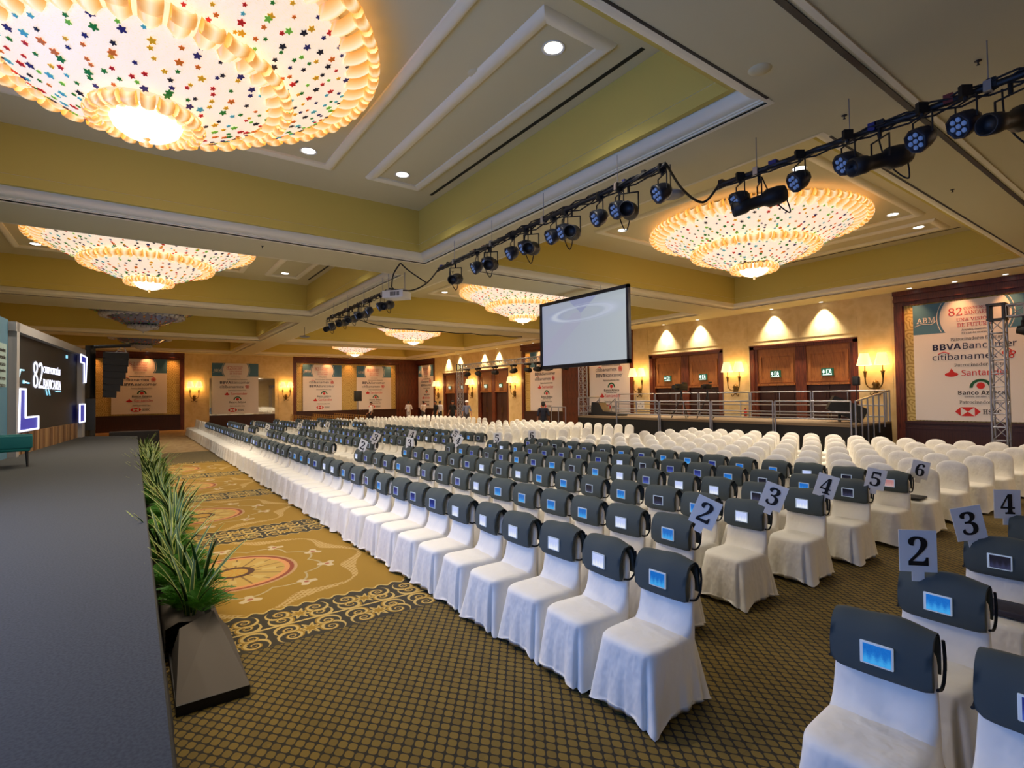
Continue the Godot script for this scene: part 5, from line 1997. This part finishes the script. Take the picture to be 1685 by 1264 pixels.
func platform():
	var h := 1.08
	var x0 := 17.9
	var x1 := 20.75
	var za := -6.95
	var zb := -19.3
	var t := thing("camera_platform", "raised black-skirted camera platform in front of the two near doorways", "platform", Vector3(0, 0, 0))
	var s := st()
	span(s, x0, x1, h - 0.08, h, za, zb)
	obj("deck", s, mat(c8(120, 100, 76), 0.8), t)
	s = st()
	s.set_smooth_group(0)
	grid(s, 260, 3, func(u, v):
		return Vector3(x0 + 0.02 - 0.02 * v * absf(sin(u * 330.0)), lerpf(h - 0.06, 0.01, v), lerpf(za, zb, u)))
	grid(s, 60, 3, func(u, v):
		return Vector3(lerpf(x0, x1, u), lerpf(h - 0.06, 0.01, v), za + 0.02 * v * absf(sin(u * 90.0))))
	grid(s, 60, 3, func(u, v):
		return Vector3(lerpf(x0, x1, u), lerpf(h - 0.06, 0.01, v), zb - 0.02 * v * absf(sin(u * 90.0))))
	obj("skirt", s, M.black, t)
	var z := za - 0.05
	for k in 5:
		var zz := z - 2.43
		if k < 4:
			s = st()
			rail_panel(s, Vector3(x0 - 0.05, h, z - 0.04), Vector3(x0 - 0.05, h, zz + 0.04), 0.72, 0.95)
			obj("guard_rail", s, M.steel, t)
		s = st()
		rail_panel(s, Vector3(x1 - 0.15, h, z - 0.04), Vector3(x1 - 0.15, h, zz + 0.04), 1.04, 0.0)
		obj("guard_rail", s, M.steel, t)
		z = zz
	s = st()
	for k in 7:
		var f := k / 6.0
		var p := Vector3(lerpf(x0, x1 - 0.2, f), h, za + 0.02)
		tube(s, p - Vector3(0, 0.95 * (1.0 - f), 0), p + Vector3(0, lerpf(0.72, 1.04, f), 0), 0.026, 8)
	tube(s, Vector3(x0, h + 0.72, za + 0.02), Vector3(x1 - 0.2, h + 1.04, za + 0.02), 0.028, 8)
	obj("guard_rail", s, M.steel, t)
	s = st()
	rail_panel(s, Vector3(x0, h, zb + 0.05), Vector3(x1 - 1.4, h, zb + 0.05), 0.9, 0.0)
	obj("guard_rail", s, M.steel, t)
	var o := thing("platform_steps", "steps with silver rails at the far end of the platform", "steps", Vector3(20.1, 0, zb - 0.02), PI)
	for k in 4:
		s = st()
		box(s, Vector3(0, 0.2 + 0.2 * k, 1.1 - 0.3 * k), Vector3(1.1, 0.05, 0.3))
		obj("tread", s, M.dark, o)
	for q in [-0.58, 0.58]:
		s = st()
		for k in 5:
			var zz := 1.25 - 0.29 * k
			tube(s, Vector3(q, 0.0, zz), Vector3(q, 1.05 + 0.21 * k, zz), 0.022, 6)
		tube(s, Vector3(q, 1.05, 1.25), Vector3(q, 1.89, 0.09), 0.026, 8)
		tube(s, Vector3(q, 0.2, 1.25), Vector3(q, 1.0, 0.09), 0.026, 8)
		obj("hand_rail", s, M.steel, o)
	var gate := thing("safety_gate", "low silver rail gate standing at the foot of the distant truss leg", "gate", Vector3(17.7, 0, -20.0))
	s = st()
	for q in [0.0, -0.55, -1.1]:
		tube(s, Vector3(0, 0, q), Vector3(0, 1.5, q), 0.025, 7)
	for yy in [0.1, 1.5]:
		tube(s, Vector3(0, yy, 0), Vector3(0, yy, -1.1), 0.025, 7)
	for q in [0.0, -1.1]:
		box(s, Vector3(0, 0.01, q), Vector3(0.4, 0.02, 0.08))
	obj("gate_frame", s, M.steel, gate)
	for k in 2:
		o = thing("video_camera", ["black video camera on tripod, middle of the platform", "smaller black video camera on tripod beside the other camera"][k], "camera", Vector3([18.7, 18.9][k], h, [-13.8, -12.7][k]))
		s = st()
		for q in 3:
			tube(s, Vector3(cos(q * 2.1) * 0.42, 0.01, sin(q * 2.1) * 0.42), Vector3(0, 0.95, 0), 0.022, 6)
		tube(s, Vector3(0, 0.9, 0), Vector3(0, 1.15, 0), 0.04, 8)
		obj("tripod", s, M.dark, o)
		s = st()
		var g: float = [1.15, 0.8][k]
		puff(s, Vector3(0, 1.3, 0), Vector3(0.5, 0.24, 0.2) * g, 0.02)
		tube(s, Vector3(-0.25 * g, 1.3, 0), Vector3(-0.46 * g, 1.3, 0), 0.08 * g, 12)
		puff(s, Vector3(0.12, 1.46, 0.06), Vector3(0.18, 0.08, 0.1) * g, 0.01)
		tube(s, Vector3(0.2, 1.2, 0.05), Vector3(0.55, 1.0, 0.15), 0.014, 6)
		obj("camera_body", s, M.black, o)
	o = thing("loudspeaker", "black wedge loudspeaker tilted at the near end of platform rails", "speaker", Vector3(19.3, h + 0.02, -7.75), 0.5)
	s = st()
	box(s, Vector3(0, 0.42, 0), Vector3(0.7, 0.5, 1.05), Basis(Vector3(1, 0, 0), 0.45))
	obj("cabinet", s, M.black, o)
	s = st()
	tube(s, Vector3(0, 0.0, 0.2), Vector3(0, 0.3, 0.2), 0.05, 8)
	tube(s, Vector3(0, 0.0, -0.2), Vector3(0, 0.3, -0.2), 0.05, 8)
	obj("foot", s, M.dark, o)
	o = thing("microphone_stand", "thin black stand with a small hood before the near sconce", "stand", Vector3(18.7, h, -7.2))
	s = st()
	tube(s, Vector3(0, 0.0, 0), Vector3(0, 1.25, 0), 0.012, 6)
	for q in 3:
		tube(s, Vector3(cos(q * 2.1) * 0.22, 0.01, sin(q * 2.1) * 0.22), Vector3(0, 0.16, 0), 0.01, 5)
	obj("pole", s, M.black, o)
	s = st()
	puff(s, Vector3(0, 1.36, 0), Vector3(0.16, 0.3, 0.2), 0.04)
	obj("hood", s, M.dark, o)
	o = thing("fire_extinguisher", "small red fire extinguisher beside the platform's nearer doorway", "extinguisher", Vector3(20.9, 1.08, -12.25))
	s = st()
	lathe(s, [Vector2(0.0, 0.0), Vector2(0.05, 0.0), Vector2(0.052, 0.26), Vector2(0.03, 0.31), Vector2(0.015, 0.35), Vector2(0.0, 0.35)], 14)
	obj("cylinder", s, M.red, o)
	s = st()
	box(s, Vector3(-0.02, 0.36, 0), Vector3(0.1, 0.025, 0.025))
	obj("valve", s, M.dark, o)
	o = thing("notice", "white printed wall notice below the sconce behind the platform", "sign", Vector3(XW - 0.02, 1.55, -18.0), -PI / 2)
	s = st()
	box(s, Vector3.ZERO, Vector3(0.55, 0.42, 0.012))
	obj("notice_board", s, M.white, o)
	for k in 4:
		s = st()
		box(s, Vector3(-0.18 + 0.12 * k, 0.08 - 0.14 * (k % 2), 0.008), Vector3(0.08, 0.07, 0.004))
		obj("symbol", s, M.grey, o)
	o = thing("flat_case", "black angled case lying behind platform rails before the banner", "case", Vector3(19.0, h, -18.6), 0.0)
	s = st()
	poly(s, PackedVector2Array([Vector2(-0.7, 0), Vector2(1.3, 0), Vector2(1.3, 0.12), Vector2(0.2, 0.2), Vector2(-0.1, 0.62), Vector2(-0.6, 0.66)]), 0.5)
	obj("case_body", s, M.dark, o, Vector3(0.25, 0, 0), Basis(Vector3.UP, -PI / 2))

func truss(s: SurfaceTool, a: Vector3, b: Vector3, w: float):
	var m := axes(b - a)
	var len := a.distance_to(b)
	var n := int(round(len / (w * 1.15)))
	var c := [m.x + m.z, m.x - m.z, -m.x - m.z, -m.x + m.z]
	for k in 4:
		tube(s, a + c[k] * w / 2, b + c[k] * w / 2, 0.025, 7)
	for i in n + 1:
		var p := a.lerp(b, float(i) / n)
		for k in 4:
			tube(s, p + c[k] * w / 2, p + c[(k + 1) % 4] * w / 2, 0.012, 5)
			if i < n:
				var q := a.lerp(b, float(i + 1) / n)
				var f := k if i % 2 == 0 else (k + 1) % 4
				var g := (k + 1) % 4 if i % 2 == 0 else k
				tube(s, p + c[f] * w / 2, q + c[g] * w / 2, 0.012, 5)

func trusses():
	for k in 2:
		var z0: float = [-3.75, -19.6][k]
		var z1: float = [6.5, -32.0][k]
		var x := 18.55
		var y := 4.15
		var t := thing("lighting_truss", ["silver box truss goalpost at the near right beside the timber bay", "distant silver box truss goalpost spanning the middle timber bay"][k], "truss")
		var s: SurfaceTool
		for z in [z0, z1]:
			s = st()
			truss(s, Vector3(x, 0.05, z), Vector3(x, y - 0.2, z), 0.3)
			box(s, Vector3(x, 0.03, z), Vector3(0.7, 0.04, 0.7))
			obj("truss_leg", s, M.steel, t)
			s = st()
			for q in [-1.0, 1.0]:
				for r in [-1.0, 1.0]:
					box(s, Vector3(x + 0.15 * q, y, z + 0.15 * r), Vector3(0.06, 0.42, 0.06))
			for yy in [-0.2, 0.2]:
				box(s, Vector3(x, y + yy, z), Vector3(0.38, 0.05, 0.38))
			obj("corner_block", s, M.dark, t)
		s = st()
		truss(s, Vector3(x, y, z0 + (0.2 if k == 0 else -0.2)), Vector3(x, y, z1 + (-0.2 if k == 0 else 0.2)), 0.3)
		obj("truss_span", s, M.steel, t)
		var zs: Array = [[-3.1, -2.2], [-21.0, -22.3, -23.3, -24.2, -25.6, -27.6, -29.6, -31.0]][k]
		for i in zs.size():
			var o := thing("moving_head", "black moving-head lamp under the %s truss span, %s along" % [["near", "distant"][k], ordinal(i + 1)], "stage lamp", Vector3(x, y - 0.17, zs[i]), 0.0, "moving-head lamps on the trusses")
			s = st()
			box(s, Vector3(0, -0.06, 0), Vector3(0.3, 0.1, 0.3))
			obj("base_box", s, M.black, o)
			s = st()
			for q in [-1.0, 1.0]:
				tube(s, Vector3(0, -0.1, 0.17 * q), Vector3(0, -0.36, 0.17 * q), 0.03, 6)
			obj("yoke", s, M.black, o)
			s = st()
			lathe(s, [Vector2(0.0, -0.3), Vector2(0.1, -0.28), Vector2(0.14, -0.1), Vector2(0.15, 0.12), Vector2(0.13, 0.25), Vector2(0.0, 0.24)], 14, Vector3(0, -0.38, 0), Basis(Vector3(1, 0, 0), PI / 2 + [0.15, -0.1, 0.05][i % 3]))
			obj("lamp_head", s, M.black, o)

# ---------------------------------------------------------------- people
func nets(bones: Array, cell: float, k: float) -> ArrayMesh:
	# skin over tapered capsules [a, b, ra, rb] by surface nets
	var lo := Vector3.ONE * 99.0
	var hi := -lo
	for q in bones:
		for e in 2:
			var r: float = q[2 + e] + 0.06
			lo = lo.min(q[e] - Vector3.ONE * r)
			hi = hi.max(q[e] + Vector3.ONE * r)
	var n := Vector3i(((hi - lo) / cell).ceil()) + Vector3i.ONE
	var f := PackedFloat32Array()
	f.resize(n.x * n.y * n.z)
	f.fill(1.0)
	for q in bones:
		var r: float = maxf(q[2], q[3]) + 0.07
		var l := Vector3i(((q[0].min(q[1]) - Vector3.ONE * r - lo) / cell).floor()).clamp(Vector3i.ZERO, n - Vector3i.ONE)
		var h := Vector3i(((q[0].max(q[1]) + Vector3.ONE * r - lo) / cell).ceil()).clamp(Vector3i.ZERO, n - Vector3i.ONE)
		var ab: Vector3 = q[1] - q[0]
		var l2 := maxf(ab.length_squared(), 1e-6)
		for z in range(l.z, h.z + 1):
			for y in range(l.y, h.y + 1):
				for x in range(l.x, h.x + 1):
					var p := lo + Vector3(x, y, z) * cell
					var t := clampf((p - q[0]).dot(ab) / l2, 0.0, 1.0)
					var d: float = p.distance_to(q[0] + ab * t) - lerpf(q[2], q[3], t)
					var i := x + n.x * (y + n.y * z)
					var m := clampf(0.5 + 0.5 * (d - f[i]) / k, 0.0, 1.0)
					f[i] = lerpf(d, f[i], m) - k * m * (1.0 - m)
	var s := st()
	s.set_smooth_group(0)
	var at := {}
	for z in n.z - 1:
		for y in n.y - 1:
			for x in n.x - 1:
				var c := 0
				var sum := Vector3.ZERO
				var v := []
				for e in 8:
					v.append(f[x + (e & 1) + n.x * (y + ((e >> 1) & 1) + n.y * (z + (e >> 2)))])
				for e in 8:
					for ax in 3:
						var g: int = e | (1 << ax)
						if g != e and (v[e] < 0.0) != (v[g] < 0.0):
							var pe := Vector3(e & 1, (e >> 1) & 1, e >> 2)
							var pg := Vector3(g & 1, (g >> 1) & 1, g >> 2)
							sum += pe.lerp(pg, v[e] / (v[e] - v[g]))
							c += 1
				if c:
					at[Vector3i(x, y, z)] = lo + (Vector3(x, y, z) + sum / c) * cell
	for c in at:
		for ax in 3:
			var u := Vector3i.ZERO
			var w := Vector3i.ZERO
			u[(ax + 1) % 3] = 1
			w[(ax + 2) % 3] = 1
			if not (at.has(c - u) and at.has(c - w) and at.has(c - u - w)):
				continue
			var e := Vector3i.ZERO
			e[ax] = 1
			var a: float = f[c.x + n.x * (c.y + n.y * c.z)]
			var b: float = f[c.x + e.x + n.x * (c.y + e.y + n.y * (c.z + e.z))]
			if (a < 0.0) == (b < 0.0):
				continue
			var q := [at[c - u - w], at[c - w], at[c], at[c - u]]
			if a < 0.0:
				q.reverse()
			for i in [0, 1, 2, 0, 2, 3]:
				s.add_vertex(q[i])
	return done(s)

func person(label: String, at: Vector3, turn: float, pose: int, shirt: Color, pants: Color, hat: bool):
	# faces local -z
	var t := thing("person", label, "person", at, turn)
	var st0: float = [0.0, 0.17, 0.0][pose]
	var hip := 0.93
	var L := []      # legs
	for k in [-1.0, 1.0]:
		var fwd: float = -st0 * k
		L.append([Vector3(0.09 * k, hip, 0), Vector3(0.1 * k, 0.5, fwd * 0.6 - 0.02), 0.085, 0.056])
		L.append([Vector3(0.1 * k, 0.5, fwd * 0.6 - 0.02), Vector3(0.1 * k, 0.09, fwd + absf(fwd) * 0.2), 0.054, 0.036])
	var T := [[Vector3(0, hip, 0), Vector3(0, 1.16, 0.0), 0.125, 0.125], [Vector3(0, 1.16, 0), Vector3(0, 1.36, 0.01), 0.125, 0.12], [Vector3(-0.15, 1.41, 0.01), Vector3(0.15, 1.41, 0.01), 0.07, 0.07]]
	var A := []
	var H := []
	for k in [-1.0, 1.0]:
		var sh := Vector3(0.19 * k, 1.41, 0.01)
		var el := Vector3(0.27 * k, 1.13, 0.05)
		var wr := Vector3(0.3 * k, 0.88, -0.04)
		if pose == 2:
			el = Vector3(0.26 * k, 1.13, -0.02)
			wr = Vector3(0.1 * k, 1.2, -0.2)
		elif pose == 1:
			wr = Vector3(0.29 * k, 0.9, -0.1 - 0.1 * k)
		A.append([sh, el, 0.052, 0.042])
		H.append([el, wr, 0.04, 0.028])
		var dir: Vector3 = (wr - el).normalized()
		H.append([wr, wr + dir * 0.09, 0.03, 0.034])
		for q in 4:
			var o := Vector3(0.006, 0, (q - 1.5) * 0.019)
			H.append([wr + dir * 0.09 + o, wr + dir * (0.155 + 0.012 * (1.5 - absf(q - 1.5))) + o * 1.3 + Vector3(-0.012 * k, 0, -0.01), 0.0095, 0.008])
		H.append([wr + dir * 0.03 + Vector3(0, 0, -0.025), wr + dir * 0.09 + Vector3(-0.01 * k, 0, -0.055), 0.011, 0.009])
	var head := [[Vector3(0, 1.44, 0.02), Vector3(0, 1.55, 0.0), 0.056, 0.054], [Vector3(0, 1.68, 0.005), Vector3(0, 1.62, -0.02), 0.095, 0.078], [Vector3(0, 1.63, -0.1), Vector3(0, 1.66, -0.085), 0.016, 0.01], [Vector3(-0.09, 1.63, 0.01), Vector3(-0.09, 1.66, 0.015), 0.018, 0.018], [Vector3(0.09, 1.63, 0.01), Vector3(0.09, 1.66, 0.015), 0.018, 0.018]]
	if not parts.has("body%d" % pose):
		parts["body%d" % pose] = nets(L + T + A + H + head, 0.022, 0.03)
		var sh := []
		for q in T + A:
			sh.append([q[0], q[1], q[2] + 0.018, q[3] + 0.018])
		parts["shirt%d" % pose] = nets(sh, 0.024, 0.03)
		var pa := [[Vector3(0, hip - 0.02, 0), Vector3(0, 1.0, 0), 0.14, 0.142]]
		for q in L:
			pa.append([q[0], q[1], q[2] + 0.016, q[3] + 0.022])
		parts["pants%d" % pose] = nets(pa, 0.024, 0.03)
		parts["shoes%d" % pose] = nets([[L[1][1] + Vector3(0, -0.04, 0.03), L[1][1] + Vector3(0, -0.05, -0.16), 0.045, 0.04], [L[3][1] + Vector3(0, -0.04, 0.03), L[3][1] + Vector3(0, -0.05, -0.16), 0.045, 0.04]], 0.016, 0.02)
		parts["hair"] = nets([[Vector3(0, 1.7, 0.02), Vector3(0, 1.66, 0.045), 0.1, 0.085], [Vector3(-0.05, 1.74, -0.04), Vector3(0.05, 1.74, -0.04), 0.045, 0.045]], 0.016, 0.03)
	put("body", parts["body%d" % pose], M.skin, t)
	put("shirt", parts["shirt%d" % pose], mat(shirt, 0.85), t)
	put("trousers", parts["pants%d" % pose], mat(pants, 0.85), t)
	put("shoes", parts["shoes%d" % pose], M.black, t)
	put("hair", parts["hair"], M.hair, t)
	var s := st()
	for k in [-1.0, 1.0]:
		puff(s, Vector3(0.034 * k, 1.665, -0.098), Vector3(0.024, 0.012, 0.01), 0.004)
	puff(s, Vector3(0, 1.585, -0.094), Vector3(0.045, 0.01, 0.01), 0.004)
	obj("face_features", s, M.hair, t)
	if hat:
		s = st()
		lathe(s, [Vector2(0.16, 1.715), Vector2(0.115, 1.73), Vector2(0.1, 1.82), Vector2(0.05, 1.85), Vector2(0.0, 1.855)], 16)
		obj("hat", s, M.white, t)

func people():
	person("man with short hair in dark blue shirt walking away before the middle banner", Vector3(16.5, 0, -20.3), -0.68, 1, c8(22, 26, 44), c8(30, 30, 36), false)
	person("person in white shirt walking before the corner-side far banner", Vector3(15.2, 0, -40.2), 1.3, 1, c8(224, 216, 210), c8(36, 34, 40), false)
	person("person in white shirt standing at left of the corner group", Vector3(18.6, 0, -40.6), -0.6, 2, c8(226, 222, 226), c8(180, 176, 180), false)
	person("person in pale shirt with arms folded in the corner group", Vector3(18.9, 0, -38.5), 0.4, 2, c8(210, 196, 190), c8(60, 56, 60), false)
	person("person in black shirt standing between pale shirts in corner group", Vector3(19.0, 0, -36.6), 1.6, 0, c8(26, 26, 30), c8(24, 24, 28), false)
	person("person in white polo turned sideways in the corner group", Vector3(19.3, 0, -36.4), -1.2, 2, c8(220, 220, 228), c8(50, 50, 60), false)
	person("person in black clothes standing apart, right end of corner group", Vector3(19.4, 0, -34.6), 2.2, 0, c8(20, 24, 28), c8(22, 22, 26), false)
	person("worker with white hat and grey-blue shirt beside distant truss leg", Vector3(18.6, 0, -31.2), 2.6, 0, c8(120, 130, 160), c8(70, 66, 70), true)
